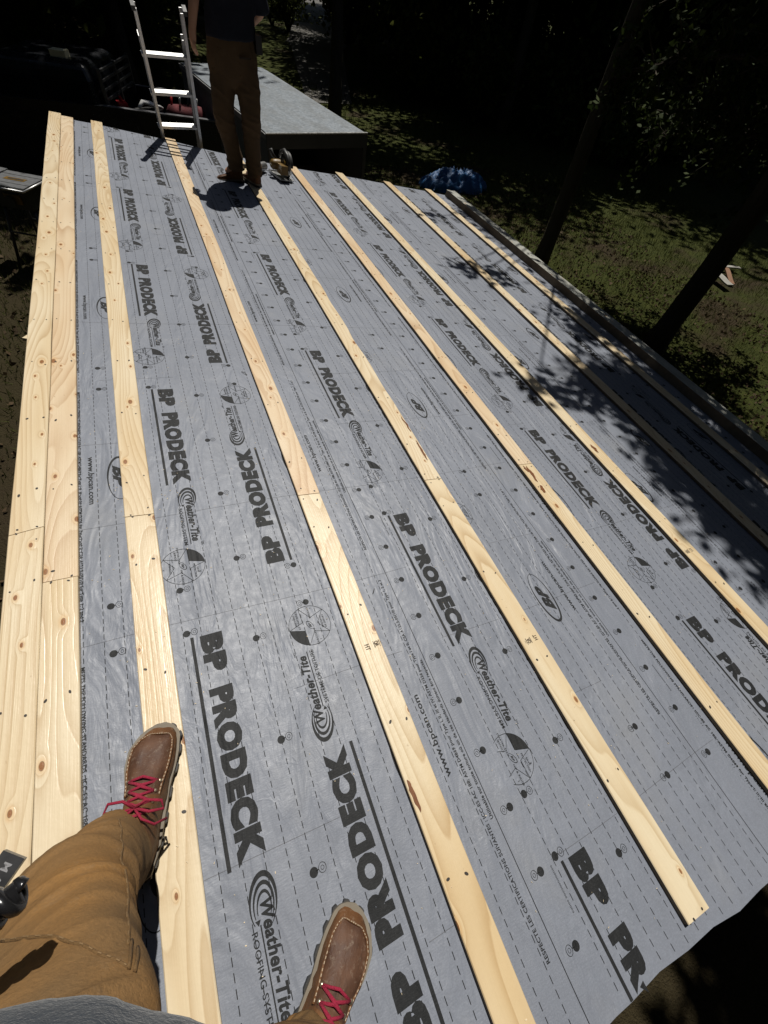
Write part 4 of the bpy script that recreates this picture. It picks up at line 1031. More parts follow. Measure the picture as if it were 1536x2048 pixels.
for s in (-1, 1):
    for x0, x1 in ((-0.62, -1.22), (-1.30, -1.95)):
        b = MB(); f = lambda x, z: (x, s * (0.775 - (z - 1.24) * 0.25 + 0.006), z); b.quad([f(x0, 1.30), f(x1 - (0.1 if x1 < -1.9 else 0), 1.30), f(x1 + (0.12 if x1 < -1.9 else 0), 1.48), f(x0, 1.48)]); b.build('side_window', GL, truck)
b = MB(); b.quad([(-2.37, -0.68, 1.28), (-2.37, 0.68, 1.28), (-2.02, 0.62, 1.48), (-2.02, -0.62, 1.48)]); b.build('windscreen', GL, truck)
b = MB()
for k in range(4):
    z = 1.34 + k * 0.10; b.box((-0.36, 0, z), (0.03, 1.30, 0.028))
for y in (-0.68, 0, 0.68): b.box((-0.36, y, 1.44), (0.04, 0.04, 0.46))
b.build('cab_guard', simple('guard_paint', (0.07, 0.07, 0.07), 0.4, metal=0.3), truck, bevel=0.004)
for s in (-1, 1):
    b = MB(); b.box((0.6, s * (W2 - 0.045), 1.285), (2.0, 0.085, 0.02)); b.build('bed_rail', simple('rail_plastic', (0.09, 0.09, 0.095), 0.45), truck, bevel=0.005)
    b = MB(); b.box((-1.95, s * 0.92, 1.38), (0.10, 0.16, 0.17)); b.build('mirror', TP, truck, bevel=0.02)
    b = MB(); b.box((-3.50, s * 0.60, 0.78), (0.06, 0.26, 0.15)); b.build('headlight', GL, truck, bevel=0.01)
    b = MB(); b.box((1.62, s * 0.74, 0.90), (0.03, 0.10, 0.30)); b.build('tail_light', simple('red_lens', (0.3, 0.01, 0.01), 0.25), truck, bevel=0.01)
    for x in (0.75, -2.65):
        wv = MB(); wv.cyl((x, s * 0.76, 0.33), 0.33, 0.2, 32, 0, 'Y'); wo = wv.build('wheel', RUB, truck, bevel=0.02)
        rv = MB(); rv.cyl((x, s * 0.80, 0.33), 0.20, 0.13, 24, 0, 'Y'); rv.build('rim', RIM, wo, bevel=0.01)
b = MB(); b.box((-0.92, -0.42, 1.735), (0.20, 0.17, 0.07)); b.build('roof_beacon', simple('cream_lens', (0.50, 0.47, 0.30), 0.4), truck, bevel=0.018)
# things in the bed
TM = Matrix.Translation(truck.location) @ Matrix.Rotation(radians(-19), 4, 'Z')
def intruck(p): return tuple(TM @ Vector(p))
RED = simple('red_plastic', (0.33, 0.012, 0.015), 0.4); WHT = simple('white_plastic', (0.6, 0.6, 0.58), 0.5)
c = empty('fuel_can', intruck((-0.20, -0.55, 1.02)), (0, 0, 0.2)); tag(c, 'small red fuel can standing in the truck bed just behind the cab', 'fuel can')
b = MB(); b.box((0, 0, 0.15), (0.13, 0.18, 0.30)); b.build('can', RED, c, bevel=0.03); b = MB(); b.tube([(0, 0.05, 0.30), (0, 0.08, 0.38)], 0.018, 10); b.build('spout', CAPB, c); b = MB(); b.tube([(0, -0.06, 0.29), (0, -0.05, 0.35), (0, 0.03, 0.35), (0, 0.04, 0.29)], 0.013, 8); b.build('handle', RED, c)
c = empty('work_gloves', intruck((0.18, -0.56, 1.02)), (0, 0, 0.5)); tag(c, 'pale work gloves heaped on a box in the truck bed', 'gloves')
b = MB(); b.box((0, 0, 0.13), (0.34, 0.22, 0.26)); b.build('box', CAPB, c, bevel=0.01)
b = MB(); b.tube([(-0.14, 0.02, 0.28), (-0.05, 0.03, 0.34), (0.05, -0.02, 0.32), (0.13, -0.05, 0.28)], [0.03, 0.045, 0.05, 0.03], 10, flat=0.5)
for k in range(4): b.tube([(0.08, -0.06 + 0.03 * k, 0.30), (0.16, -0.08 + 0.035 * k, 0.29), (0.20, -0.08 + 0.035 * k, 0.27)], [0.016, 0.015, 0.012], 8)
b.build('glove', WHT, c, smooth=True)
c = empty('tool_bag', intruck((0.72, -0.50, 1.02)), (0, 0, -0.1)); tag(c, 'red tool bag full of tools against the near side of the truck bed', 'tool bag')
b = MB(); ring_loft(b, [(0, 0, 0.0, 0.27, 0.16), (0, 0, 0.05, 0.30, 0.18), (0, 0, 0.28, 0.28, 0.15), (0, 0, 0.34, 0.24, 0.09)]); b.build('bag', simple('red_fabric', (0.10, 0.01, 0.013), 0.85, bump=0.6, var=0.6, scale=12), c, smooth=True)
for k in range(4):
    b = MB(); b.tube([(-0.2 + k * 0.12, 0.02 * (-1) ** k, 0.30), (-0.17 + k * 0.12, 0.05 * (-1) ** k, 0.44)], [0.018, 0.014], 8); b.build('tool_handle', [RED, STL, CAPB, WHT][k], c, smooth=True)

# trailer
GALV = NT('galvanised_sheet'); _o = GALV.obj()
_v = GALV.n('TexVoronoi', Vector=_o, Scale=38.0).outputs['Color']; _v = GALV.n('SeparateColor', Color=_v).outputs[0]
_k = GALV.mix(_v, (0.17, 0.195, 0.22), (0.30, 0.33, 0.36)); _d = GALV.noise(GALV.mapping(_o, (3, 1, 1)), 2.0, 5, 0.7)
_k = GALV.mix(GALV.maprange(_d, 0.4, 0.75, 0, 0.6), _k, (0.15, 0.15, 0.14))
GALV = GALV.P(color=_k, metal=0.35, rough=0.42, normal=GALV.bump(GALV.noise(_o, 6, 3), 0.4, 0.01))
SIDE = simple('grey_siding', (0.10, 0.105, 0.11), 0.5, var=0.15, scale=3)
DKI = simple('dark_interior', (0.03, 0.018, 0.014), 0.85)
trl = empty('cargo_trailer', (1.475, 8.83, zg(1.5, 8.8)), (0, 0, radians(8.0)))
tag(trl, 'grey enclosed cargo trailer with metal sheet roof and open rear, standing behind the worker', 'trailer')
HW, HL, T0, T1 = 0.715, 1.93, 0.34, zg(1.5, 8.8) * -1 - 0.20
b = MB(); b.box((0, 0, T0), (2 * HW, 2 * HL, 0.06)); b.build('floor', W_DARK, trl)
for s in (-1, 1):
    b = MB(); b.box((s * (HW - 0.012), 0, (T0 + T1) / 2), (0.024, 2 * HL - 0.02, T1 - T0 - 0.06)); b.build('side_wall', SIDE, trl)
    b = MB(); b.box((s * (HW + 0.008), 0, T1 - 0.035), (0.014, 2 * HL + 0.02, 0.055)); b.build('top_trim', TRIM, trl, bevel=0.003)
    for y in (-0.35, 0.35):
        wv = MB(); wv.cyl((s * (HW + 0.08), y, 0.28), 0.28, 0.15, 28, 0, 'X'); wo = wv.build('wheel', RUB, trl, bevel=0.015); rv = MB(); rv.cyl((s * (HW + 0.12), y, 0.28), 0.16, 0.09, 20, 0, 'X'); rv.build('rim', RIM, wo)
    b = MB(); b.box((s * (HW + 0.08), 0, 0.60), (0.16, 1.36, 0.02)); b.build('fender', TRIM, trl, bevel=0.004)
b = MB(); b.box((0, HL - 0.012, (T0 + T1) / 2), (2 * HW - 0.06, 0.024, T1 - T0 - 0.06)); b.build('front_wall', SIDE, trl)
b = MB()
for i in range(13):
    pass
nx, ny = 10, 30; b2 = MB(); idx = {}
for j in range(ny + 1):
    for i in range(nx + 1):
        x = lerp(-HW + 0.012, HW - 0.012, i / nx); y = lerp(-HL + 0.01, HL - 0.01, j / ny)
        idx[i, j] = len(b2.v); b2.v.append((x, y, T1 + 0.012 * (1 - (x / HW) ** 2) + 0.004 * mnoise.noise(Vector((x * 2.5, y * 1.8, 0)))))
for j in range(ny):
    for i in range(nx): b2.f.append((idx[i, j], idx[i + 1, j], idx[i + 1, j + 1], idx[i, j + 1])); b2.mi.append(0)
b2.build('roof_sheet', GALV, trl, smooth=True)
b = MB(); b.box((0, -HL - 0.004, T1 - 0.075), (2 * HW + 0.03, 0.03, 0.15)); b.build('rear_header', simple('header_dark', (0.06, 0.062, 0.065), 0.45), trl, bevel=0.003)
b = MB(); b.box((0, -HL - 0.008, T1 + 0.004), (2 * HW + 0.03, 0.035, 0.012)); b.build('rear_edge_trim', simple('bright_trim', (0.62, 0.62, 0.60), 0.3, metal=0.8), trl)
for s in (-1, 1):
    b = MB(); b.box((s * (HW - 0.02), -HL - 0.003, (T0 + T1 - 0.15) / 2), (0.05, 0.03, T1 - 0.15 - T0)); b.build('rear_post', simple('post_dark', (0.06, 0.06, 0.062), 0.5), trl)
b = MB(); b.tube([(-0.3, HL, T0), (0, HL + 0.7, T0), (0.3, HL, T0)], 0.03, 8); b.tube([(0, HL + 0.7, T0), (0, HL + 0.7, 0.0)], 0.025, 8); b.build('tow_frame', TRIM, trl)
b = MB(); b.box((0, 0, T0 + 0.3), (1.1, 1.2, 0.5)); b.build('stored_crate', DKI, trl, bevel=0.02)

# ================================================================== table saw on its folding stand
zt = zg(-2.0, 7.5)
ts = empty('table_saw', (-1.98, 7.56, zt), (0, 0, radians(-30))); tag(ts, 'portable table saw on a folding stand beside the left roof edge', 'table saw')
H = -0.90 - zt
TOPM = simple('grey_table', (0.17, 0.175, 0.18), 0.4, metal=0.4, var=0.12)
b = MB(); b.box((0, 0, H), (0.50, 0.46, 0.03)); b.build('table_top', TOPM, ts, bevel=0.006)
b = MB(); b.box((-0.42, 0.06, H - 0.002), (0.26, 0.46, 0.028)); b.build('extension_wing', TOPM, ts, bevel=0.006)
b = MB(); b.box((0, -0.13, H + 0.0165), (0.5, 0.006, 0.002)); b.box((0, 0.13, H + 0.0165), (0.5, 0.006, 0.002)); b.build('mitre_slot', CAPB, ts)
b = MB(); b.box((0, 0, H + 0.017), (0.26, 0.075, 0.003)); b.build('throat_plate', YEL, ts)
b = MB(); b.box((0.01, 0, H + 0.0195), (0.19, 0.028, 0.003)); b.build('blade_slot', CAPB, ts)
b = MB(); b.tube([(0.25, -0.26, H - 0.01), (0.25, 0.26, H - 0.01)], 0.012, 8); b.tube([(-0.52, 0.26, H - 0.01), (0.25, 0.26, H - 0.01)], 0.012, 8); b.tube([(-0.52, -0.26, H - 0.01), (0.25, -0.26, H - 0.01)], 0.012, 8); b.build('fence_rail', ALUR, ts, smooth=True)
b = MB(); b.box((0.0, 0, H - 0.13), (0.42, 0.38, 0.22)); b.build('cabinet', CAPB, ts, bevel=0.02)
b = MB(); b.box((0.02, -0.2, H - 0.13), (0.2, 0.02, 0.1)); b.build('front_panel', YEL, ts, bevel=0.006)
b = MB(); b.cyl((0.0, -0.24, H - 0.15), 0.06, 0.015, 20, 0, 'Y'); b.build('hand_wheel', CAPB, ts)
for sx in (-1, 1):
    for sy in (-1, 1):
        b = MB(); b.tube([(sx * 0.18, sy * 0.16, H - 0.24), (sx * 0.32, sy * 0.28, 0.0)], 0.019, 8); b.build('leg', CAPB, ts, smooth=True)
b = MB(); b.tube([(-0.25, -0.22, H * 0.45), (0.25, -0.22, H * 0.45)], 0.012, 8); b.tube([(-0.25, 0.22, H * 0.45), (0.25, 0.22, H * 0.45)], 0.012, 8); b.build('brace', CAPB, ts, smooth=True)

# ================================================================== blue tarpaulin heap
TARP = NT('blue_tarp'); _o = TARP.obj()
TARP = TARP.P(color=TARP.mix(TARP.noise(_o, 6, 4), (0.004, 0.05, 0.15), (0.010, 0.085, 0.22)), rough=0.5, spec=0.35, normal=TARP.bump(TARP.noise(_o, 22, 5, 0.6), 0.7, 0.03))
def heap(name, c, rx, ry, h, label, seed, n=56):
    b = MB(); idx = {}
    for j in range(n + 1):
        for i in range(n + 1):
            u, v = i / n * 2 - 1, j / n * 2 - 1; r = sqrt(u * u + v * v); an = atan2(v, u)
            lim = 0.80 + 0.22 * mnoise.noise(Vector((cos(an) * 1.6, sin(an) * 1.6, seed)))
            env = max(0.0, 1 - (r / lim) ** 2.2) if r < lim else 0.0
            p = Vector((u * 3.2, v * 2.4, seed)); rid = 1 - abs(mnoise.noise(p * 1.1)) * 2; rid2 = 1 - abs(mnoise.noise(p * 2.7 + Vector((4, 1, 0)))) * 2
            sc = min(1.0, lim / max(r, 1e-6) * 0.999) if r > lim else 1.0
            z = h * env ** 0.6 * (0.55 + 0.35 * rid + 0.42 * rid2) + 0.03 * (1 if env > 0 else 0)
            x, y = c[0] + u * rx * sc, c[1] + v * ry * sc
            idx[i, j] = len(b.v); b.v.append((u * rx * sc, v * ry * sc, z + zg(x, y) - zg(c[0], c[1]) + 0.01))
    for j in range(n):
        for i in range(n): b.f.append((idx[i, j], idx[i + 1, j], idx[i + 1, j + 1], idx[i, j + 1])); b.mi.append(0)
    o = b.build(name, TARP, None, smooth=True, loc=(c[0], c[1], zg(c[0], c[1]))); tag(o, label, 'tarpaulin'); return o
heap('tarpaulin', (7.3, 12.2), 1.45, 0.6, 0.36, 'crumpled blue tarpaulin lying on the grass beyond the far right roof corner', 3.3)

# ================================================================== trees
BARK = NT('bark'); _o = BARK.obj()
_n = BARK.noise(BARK.mapping(_o, (14, 14, 2.2)), 1.0, 5, 0.7); _m = BARK.noise(_o, 1.2, 3)
BARK = BARK.P(color=BARK.mix(_n, BARK.mix(_m, (0.030, 0.024, 0.018), (0.045, 0.042, 0.034)), (0.10, 0.085, 0.066)), rough=0.95, spec=0.1, normal=BARK.bump(_n, 1.0, 0.05))
def leafmat(name, a, c, tr=0.35):
    m = bpy.data.materials.new(name); m.use_nodes = True; nt = m.node_tree; nt.nodes.clear()
    out = nt.nodes.new('ShaderNodeOutputMaterial'); mx = nt.nodes.new('ShaderNodeMixShader'); d = nt.nodes.new('ShaderNodeBsdfPrincipled'); t = nt.nodes.new('ShaderNodeBsdfTranslucent')
    gi = nt.nodes.new('ShaderNodeNewGeometry'); cr = nt.nodes.new('ShaderNodeMix'); cr.data_type = 'RGBA'
    nt.links.new(gi.outputs['Random Per Island'], cr.inputs[0]); cr.inputs[6].default_value = (*a, 1); cr.inputs[7].default_value = (*c, 1)
    nt.links.new(cr.outputs[2], d.inputs['Base Color']); nt.links.new(cr.outputs[2], t.inputs['Color']); d.inputs['Roughness'].default_value = 0.75; d.inputs['Specular IOR Level'].default_value = 0.12
    mx.inputs[0].default_value = tr; nt.links.new(d.outputs[0], mx.inputs[1]); nt.links.new(t.outputs[0], mx.inputs[2]); nt.links.new(mx.outputs[0], out.inputs[0]); return m
LEAF = [leafmat('leaf_green', (0.030, 0.050, 0.010), (0.070, 0.095, 0.020)), leafmat('leaf_dark', (0.018, 0.034, 0.010), (0.045, 0.062, 0.016)), leafmat('leaf_yellow_green', (0.055, 0.070, 0.014), (0.10, 0.115, 0.028))]
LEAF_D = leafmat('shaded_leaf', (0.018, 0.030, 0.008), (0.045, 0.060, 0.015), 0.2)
def leaf(b, p, s, rr):
    n = Vector((rr.gauss(0, 1), rr.gauss(0, 1), rr.gauss(0.6, 1))).normalized(); t = n.cross(Vector((rr.gauss(0, 1), rr.gauss(0, 1), rr.gauss(0, 1)))).normalized(); u = n.cross(t)
    w_ = s * 0.42; b.quad([p - t * s * 0.5, p + u * w_ * 0.8 - t * s * 0.05, p + t * s * 0.55, p - u * w_ * 0.8 - t * s * 0.05])
def tree_meshes(seed, H, r0, z_low, spread, nleaf, lsize, lean=(0, 0), clumps=34, crown_shape=1.0):
    """returns trunk builder (tapered trunk with limbs) and crown builder (leaf clumps at limb ends)"""
    rr = random.Random(seed); tb = MB(); cb = MB()
    axis = []; n = 12
    for i in range(n + 1):
        t = i / n; axis.append(Vector((lean[0] * t * H + 0.10 * mnoise.noise(Vector((t * 3, seed, 0))) * H * 0.12, lean[1] * t * H + 0.12 * mnoise.noise(Vector((t * 3, seed, 7))) * H * 0.12, H * 0.93 * t - 0.25)))
    tb.tube(axis, [r0 * (1.35 if i == 0 else 1.0) * (1 - 0.86 * (i / n) ** 1.1) for i in range(n + 1)], 10)
    tips = []
    for k in range(clumps):
        t = lerp(z_low / H, 0.98, ((k + rr.random()) / clumps) ** 0.85); base = axis[min(n, int(t * n))].lerp(axis[min(n, int(t * n) + 1)], t * n - int(t * n))
        a = k * 2.4 + rr.uniform(-0.4, 0.4); tt = (t * H - z_low) / (H - z_low); reach = spread * (0.45 + 0.75 * sin(pi * min(1, tt * 0.9 + 0.12))) * rr.uniform(0.7, 1.15)
        d = Vector((cos(a), sin(a), rr.uniform(0.05, 0.55))); mid = base + d * reach * 0.5 + Vector((0, 0, 0.1)); tip = base + d * reach + Vector((0, 0, rr.uniform(-0.35, 0.2)))
        rb = r0 * 0.32 * (1 - 0.6 * tt); tb.tube([base, mid, tip], [rb, rb * 0.6, rb * 0.16], 6)
        for q in range(3):
            f = rr.uniform(0.35, 0.95); s0 = base.lerp(mid, f * 2) if f < 0.5 else mid.lerp(tip, f * 2 - 1); e = s0 + Vector((rr.gauss(0, 1), rr.gauss(0, 1), rr.gauss(0.1, 0.6))) * reach * 0.25
            tb.tube([s0, s0.lerp(e, 0.5) + Vector((0, 0, 0.05)), e], [rb * 0.35, rb * 0.22, rb * 0.06], 5); tips.append((e, reach * 0.30))
        tips += [(tip, reach * 0.40), (mid.lerp(tip, 0.5), reach * 0.34)]
    for k in range(nleaf):
        c, rad = tips[rr.randrange(len(tips))]; v = Vector((rr.gauss(0, 1), rr.gauss(0, 1), rr.gauss(0, 0.7)))
        leaf(cb, c + v * rad * 0.52, lsize * rr.uniform(0.6, 1.3), rr)
    return tb, cb
def make_tree(x, y, tb, cb, lm, label, group=None, name='tree'):
    root = empty(name, (x, y, zg(x, y))); tag(root, label, 'tree', group)
    tb.build('trunk', BARK, root, smooth=True); cb.build('crown', lm, root); return root
def copy_thing(root, x, y, rz, s, label, group):
    r = root.copy(); COL.objects.link(r); r.location = (x, y, zg(x, y)); r.rotation_euler = (0, 0, rz); r.scale = (s, s, s); r['label'] = label
    if group: r['group'] = group
    for ch in root.children:
        c = ch.copy(); COL.objects.link(c); c.parent = r
    return r
# trees one can point to, and one added out of view
def clump_tree(base, H, r0, clumps, nl, ls, seed, wild=14, side=(1, 0)):
    """a tree whose limbs reach out to given foliage clumps (world positions, radius)"""
    rr = random.Random(seed); tb = MB(); cb = MB(); bz = zg(*base); n = 12; axis = []
    for i in range(n + 1):
        t = i / n; axis.append(Vector((0.10 * mnoise.noise(Vector((t * 3, seed, 0))) * H * 0.12, 0.12 * mnoise.noise(Vector((t * 3, seed, 7))) * H * 0.12, H * 0.93 * t - 0.25)))
    tb.tube(axis, [r0 * (1.35 if i == 0 else 1.0) * (1 - 0.86 * (i / n) ** 1.1) for i in range(n + 1)], 10)
    cl = [(Vector((c[0] - base[0], c[1] - base[1], c[2] - bz)), r, m) for c, r, m in clumps]
    for k in range(wild):
        h = rr.uniform(0.45, 1.0) * H; d = rr.uniform(0.8, 2.3); a_ = atan2(side[1], side[0]) + rr.uniform(-1.3, 1.3); cl.append((Vector((cos(a_) * d, sin(a_) * d, h)), 0.45, 3))
    for c, r, m in cl:
        t = max(0.25, min(0.97, (c.z - 0.35 * sqrt(c.x ** 2 + c.y ** 2)) / (H * 0.93))); A = axis[min(n, int(t * n))]; M_ = A.lerp(c, 0.5) + Vector((rr.gauss(0, .15), rr.gauss(0, .15), 0.25))
        tb.tube([A, A.lerp(M_, 0.5), M_, M_.lerp(c, 0.5), c], [0.045, 0.034, 0.025, 0.014, 0.005], 6)
        for q in range(int(nl * m)):
            v = Vector((rr.gauss(0, 1), rr.gauss(0, 1), rr.gauss(0, 0.8))); p = c + v * r * 0.55
            leaf(cb, p, ls * rr.uniform(0.6, 1.4), rr)
            if q % 9 == 0: tb.tube([c + v * r * 0.1, p], [0.006, 0.002], 4)
    return tb, cb
SH = (0.269, 0.421)
XBY = [(-1.0, 1.75), (-0.2, 1.62), (0.0, 1.72), (0.2, 1.66), (0.57, 1.72), (0.8, 1.60), (1.3, 1.86), (1.68, 1.80), (2.0, 2.25), (2.3, 2.45), (2.6, 2.55), (3.2, 2.6), (4.0, 2.62), (5.4, 2.85)]
def xb(y):
    for (a_, xa), (c_, xc) in zip(XBY, XBY[1:]):
        if a_ <= y <= c_: return lerp(xa, xc, (y - a_) / (c_ - a_))
    return 1.7
rr = random.Random(31); near_c = []; mid_c = []; low_c = []
def roofz(x): return -0.134 * x
for k in range(112):
    y = rr.uniform(-0.9, 2.4); x = xb(y) + 0.22 + rr.random() ** 1.3 * 2.0; H = rr.uniform(3.4, 8.0)
    near_c.append(((x + SH[0] * H, y + SH[1] * H, roofz(x) + H), 0.30, 1.0))
for k in range(30):
    y = rr.uniform(2.3, 5.5); x = xb(y) + 0.15 + rr.random() * 1.6; H = rr.uniform(3.6, 7.5)
    mid_c.append(((x + SH[0] * H, y + SH[1] * H, roofz(x) + H), 0.24, 0.6))
for (x, y, q) in ((2.15, 3.3, .35), (1.95, 3.36, .25), (2.35, 3.25, .4), (1.55, 1.62, .5), (1.72, 1.5, .5), (2.3, 4.6, .3)):
    H = 4.5; mid_c.append(((x + SH[0] * H, y + SH[1] * H, roofz(x) + H), 0.17, q))
for k in range(170):
    x = rr.uniform(0.2, 4.2); y = rr.uniform(-3.6, -1.85); H = rr.uniform(5.9, 9.5); hz = -2.4 + H + 0.134 * x
    if y + SH[1] * H - SH[1] * hz > -1.05: continue
    low_c.append(((x + SH[0] * H, y + SH[1] * H, -2.4 + H), 0.34, 0.9))
make_tree(7.10, 4.20, *clump_tree((7.10, 4.20), 11.5, 0.185, near_c, 150, 0.10, 11, 26), LEAF[0], 'nearest tree, its dark trunk rising beside the low right eave')
make_tree(6.85, 7.45, *clump_tree((6.85, 7.45), 12, 0.16, mid_c, 150, 0.09, 12, 26), LEAF[1], 'tree just beyond the nearest one, its trunk rising past the end of the low eave')
make_tree(6.3, -0.3, *clump_tree((6.3, -0.3), 11, 0.17, low_c, 150, 0.11, 14, 20), LEAF[1], 'unseen tree added beside the near right roof corner to shade the ground below')  # unseen tree, added to darken the ground below the roof corner
make_tree(5.95, 18.6, *tree_meshes(13, 14, 0.21, 7.0, 3.6, 12000, 0.26, (0.0, 0.01), 40), LEAF[0], 'straight dark trunk standing behind the trailer on the lawn')
# low dark boughs hanging between the eave and the sunlit grass
def bough(x, y, z, d, L, seed, label):
    rr = random.Random(seed); tb = MB(); lb = MB(); p = Vector((0, 0, 0)); d = Vector(d).normalized(); pts = [p.copy()]
    for k in range(9):
        d = (d + Vector((rr.gauss(0, .14), rr.gauss(0, .14), rr.gauss(-.05, .10)))).normalized(); p = p + d * L / 9; pts.append(p.copy())
    tb.tube(pts, [0.035 * (1 - k / 11) for k in range(10)], 6)
    for k in range(64):
        i = rr.randrange(2, 10); s0 = pts[min(i, 9)]; e = s0 + Vector((rr.gauss(0, 1), rr.gauss(0, 1), rr.gauss(0, .8))) * L * 0.13
        m = s0.lerp(e, .5) + Vector((rr.gauss(0, .04), rr.gauss(0, .04), .05)); tb.tube([s0, m, e], [0.012, 0.008, 0.003], 5)
        for q in range(16): leaf(lb, m.lerp(e, rr.random() * 1.15) + Vector((rr.gauss(0, .07), rr.gauss(0, .07), rr.gauss(0, .07))), rr.uniform(.07, .13), rr)
    return tb, lb
near_tree = [o for o in bpy.data.objects if o.get('label', '').startswith('nearest tree')][0]
for k, (off, d, L) in enumerate((((0.1, 0.1, 3.1), (0.7, 0.9, -0.25), 2.9), ((0.1, 0.2, 3.6), (-0.2, 1.0, -0.1), 2.6), ((0.0, 0.0, 2.6), (0.9, 0.15, -0.15), 2.2), ((0.1, 0, 3.3), (0.5, 0.4, -0.35), 2.2), ((0.1, 0.1, 4.4), (0.6, 1.0, -0.45), 3.6), ((0, 0.1, 4.7), (0.95, 0.4, -0.40), 3.4), ((0, 0, 5.0), (0.2, 1.0, -0.35), 3.4), ((0, 0, 4.0), (0.35, 1.0, -0.5), 3.0))):
    tb, lb = bough(0, 0, 0, d, L, 60 + k, '')
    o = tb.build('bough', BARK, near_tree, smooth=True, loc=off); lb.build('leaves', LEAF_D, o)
# the wood behind
protos = []
spec = [(21, 13, 0.19, 3.0, 3.3, 9000, 0.30), (22, 15, 0.22, 4.0, 3.6, 9000, 0.32), (23, 11, 0.16, 2.0, 2.9, 9000, 0.28)]
rr = random.Random(5); spots = []
def blocked(x, y):
    if y < 21 and (0.5 if y > 14.5 else -9) < x < 11.5: return True           # lawn
    cxp = lerp(6.6, 12.6, max(0, min(1, (y - 21) / 21)))
    if abs(x - cxp) < 1.8 and y < 50: return True           # lane
    if x < 20 and y < 14: return True
    if 0.5 < x < 12.5 and 14 < y < 23: return True
    if 1.5 < x < 10 and 14 < y < 31: return True
    if -9 < x < 4.5 and 7 < y < 15: return True
    return False
cand = []
yy = 2.0
while yy < 58:
    stp = 3.0 + yy * 0.035; xx = -16.0
    while xx < 60:
        x = xx + rr.uniform(-1, 1) * stp * 0.4; y = yy + rr.uniform(-1, 1) * stp * 0.4
        if not blocked(x, y) and x < 16 + y * 1.1 and x > -8 - y * 0.25: cand.append((x, y))
        xx += stp
    yy += stp
yy = -22.0
while yy < 12:                                   # the wood goes on behind the photographer and to the left
    for xx in range(-24, 25, 4):
        x = xx + rr.uniform(-1.5, 1.5); y = yy + rr.uniform(-1.5, 1.5)
        if (y < -5.5 or x < -8.5 or x > 16) and (y < 3 or x < 0): cand.append((x, y))
    yy += 4.0
kinds = ['broad mid-green tree', 'tall dark tree', 'low bushy tree']
for i, (x, y) in enumerate(cand):
    kd = rr.randrange(3); lab = 'tree in the dark wood beyond the lawn'
    if i < 3:
        kd = i; r = make_tree(x, y, *tree_meshes(spec[kd][0], *spec[kd][1:]), LEAF[[0, 1, 2][kd]], lab, 'trees of the wood beyond the lawn'); protos.append(r)
    else: copy_thing(protos[kd], x, y, rr.uniform(0, 6.28), rr.uniform(0.85, 1.25), lab, 'trees of the wood beyond the lawn')
print('TREES', len(cand))
# shrubs
def shrub_builder(seed, n=2600, R_=0.9, H_=1.3):
    rr = random.Random(seed); st = MB(); lb = MB(); tips = []
    for k in range(16):
        a = rr.uniform(0, 6.28); e = Vector((cos(a) * R_ * rr.uniform(.3, 1), sin(a) * R_ * rr.uniform(.3, 1), H_ * rr.uniform(.4, 1))); st.tube([(0, 0, -0.1), e * 0.5 + Vector((0, 0, .15)), e], [0.025, 0.015, 0.005], 5); tips += [e, e * 0.7 + Vector((0, 0, .1))]
    for k in range(n):
        c = tips[rr.randrange(len(tips))]; leaf(lb, c + Vector((rr.gauss(0, .24), rr.gauss(0, .24), rr.gauss(0, .2))), rr.uniform(.07, .16), rr)
    return st, lb
sh = []
rr = random.Random(9)
k = 0
while k < 95:
    y = rr.uniform(14, 46); x = rr.uniform(-9, 16 + y * 0.75)
    if blocked(x, y): continue
    if k < 2:
        st, lb = shrub_builder(40 + k); r = empty('shrub', (x, y, zg(x, y))); tag(r, 'leafy shrub at the edge of the wood', 'shrub', 'shrubs at the edge of the wood'); st.build('stems', BARK, r, smooth=True); lb.build('leaves', LEAF[k * 2], r); sh.append(r)
    else: copy_thing(sh[k % 2], x, y, rr.uniform(0, 6.28), rr.uniform(0.8, 2.0), 'leafy shrub at the edge of the wood', 'shrubs at the edge of the wood')
    k += 1
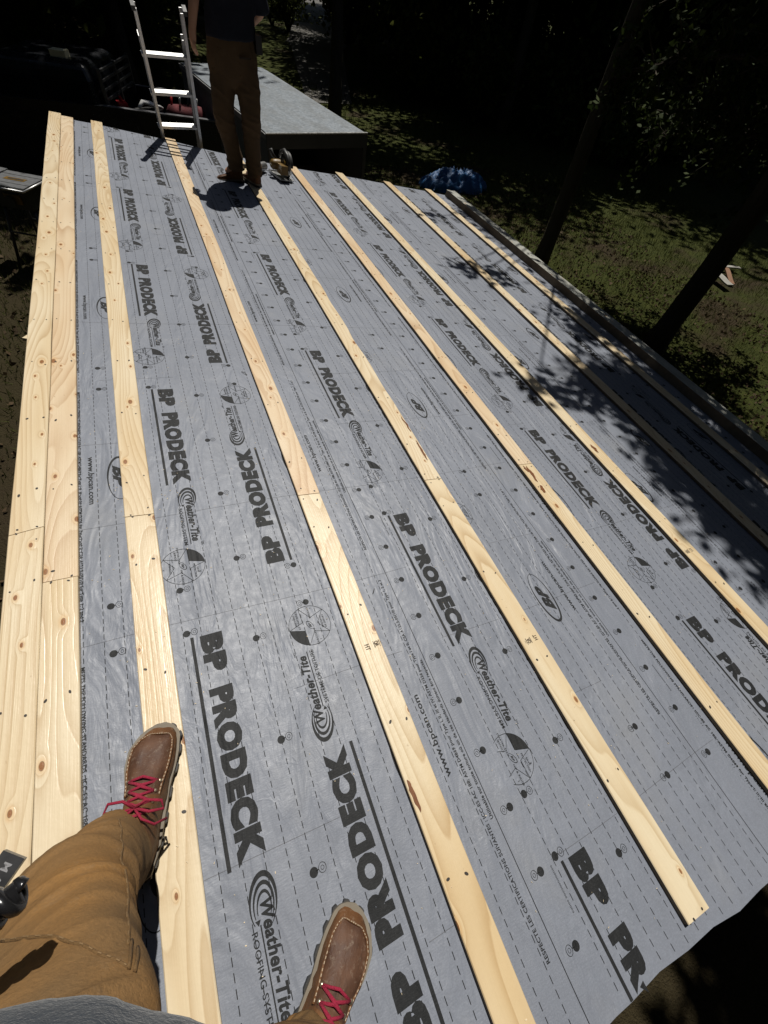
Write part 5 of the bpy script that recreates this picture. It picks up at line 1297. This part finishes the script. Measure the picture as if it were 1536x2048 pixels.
# ================================================================== grass, litter
rr = random.Random(77)
GR = leafmat('grass_blade', (0.030, 0.042, 0.008), (0.080, 0.084, 0.022), 0.3)
b = MB()
def inshed(x, y): return -1.2 < x < 3.1 and -0.8 < y < 5.8
for k in range(100000):
    y = rr.uniform(-1, 24) if k % 2 else rr.uniform(3, 13); x = rr.uniform(-5.5, 12.5 + y * 0.3)
    if inshed(x, y) or y < 0.2: continue
    dens_ = mnoise.noise(Vector((x * 0.5, y * 0.5, 0)))
    if dens_ < rr.uniform(-0.6, 0.1): continue
    z = zg(x, y); h = rr.uniform(0.03, 0.10) * (1 + 0.03 * y); a = rr.uniform(0, 6.28); w_ = 0.0045 * (1 + 0.08 * y); lx, ly = rr.gauss(0, .035), rr.gauss(0, .035)
    b.quad([(x - w_ * cos(a), y - w_ * sin(a), z - 0.01), (x + w_ * cos(a), y + w_ * sin(a), z - 0.01), (x + lx, y + ly, z + h)])
tag(b.build('grass', GR), kind='stuff')
LIT = leafmat('dry_leaf', (0.028, 0.018, 0.010), (0.095, 0.064, 0.036), 0.15)
b = MB()
for k in range(18000):
    y = rr.uniform(-1, 14); x = rr.uniform(3.2, 11) if k % 6 else rr.uniform(-5, -1.2)
    if mnoise.noise(Vector((x * 0.35 + 4, y * 0.35, 0))) < rr.uniform(-0.5, 0.15): continue
    z = zg(x, y); leaf(b, Vector((x, y, z + rr.uniform(0.01, 0.035))), rr.uniform(0.035, 0.085), rr)
tag(b.build('leaf_litter', LIT), kind='stuff')
# scrap lumber on the ground at the right
WP = simple('pale_scrap', (0.26, 0.25, 0.22), 0.7); WO_ = simple('orange_scrap', (0.17, 0.08, 0.035), 0.7)
sc_ = [(11.5, 6.6, 0.3, 1.5, 0.13, WP, 'pale board with one end raised on the scrap heap'), (11.9, 6.3, 0.9, 1.3, 0.12, WO_, 'orange brown board lying on the scrap heap'), (12.2, 6.7, -0.2, 1.6, 0.10, WP, 'long pale board at the far side of the scrap heap'), (11.4, 6.1, 1.4, 0.8, 0.2, WP, 'short pale plank at the near side of the scrap heap')]
for k, (x, y, rz, L, wd, m, lab) in enumerate(sc_):
    r_ = MB(); n = 10; rings = []; L *= 0.62
    for i in range(n + 1):
        t = i / n - 0.5; rings.append([(t * L, -wd / 2, 0.0 + 0.01 * sin(t * 5)), (t * L, wd / 2, 0.01 * sin(t * 5)), (t * L, wd / 2, 0.028 + 0.01 * sin(t * 5)), (t * L, -wd / 2, 0.028 + 0.01 * sin(t * 5))])
    r_.loft(rings); o = r_.build('scrap_board', m, None, loc=(x, y, zg(x, y) + 0.03 + 0.035 * k)); o.rotation_euler = (0.03, 0.05 * (-1) ** k, rz); tag(o, lab, 'board', 'scrap boards on the grass')
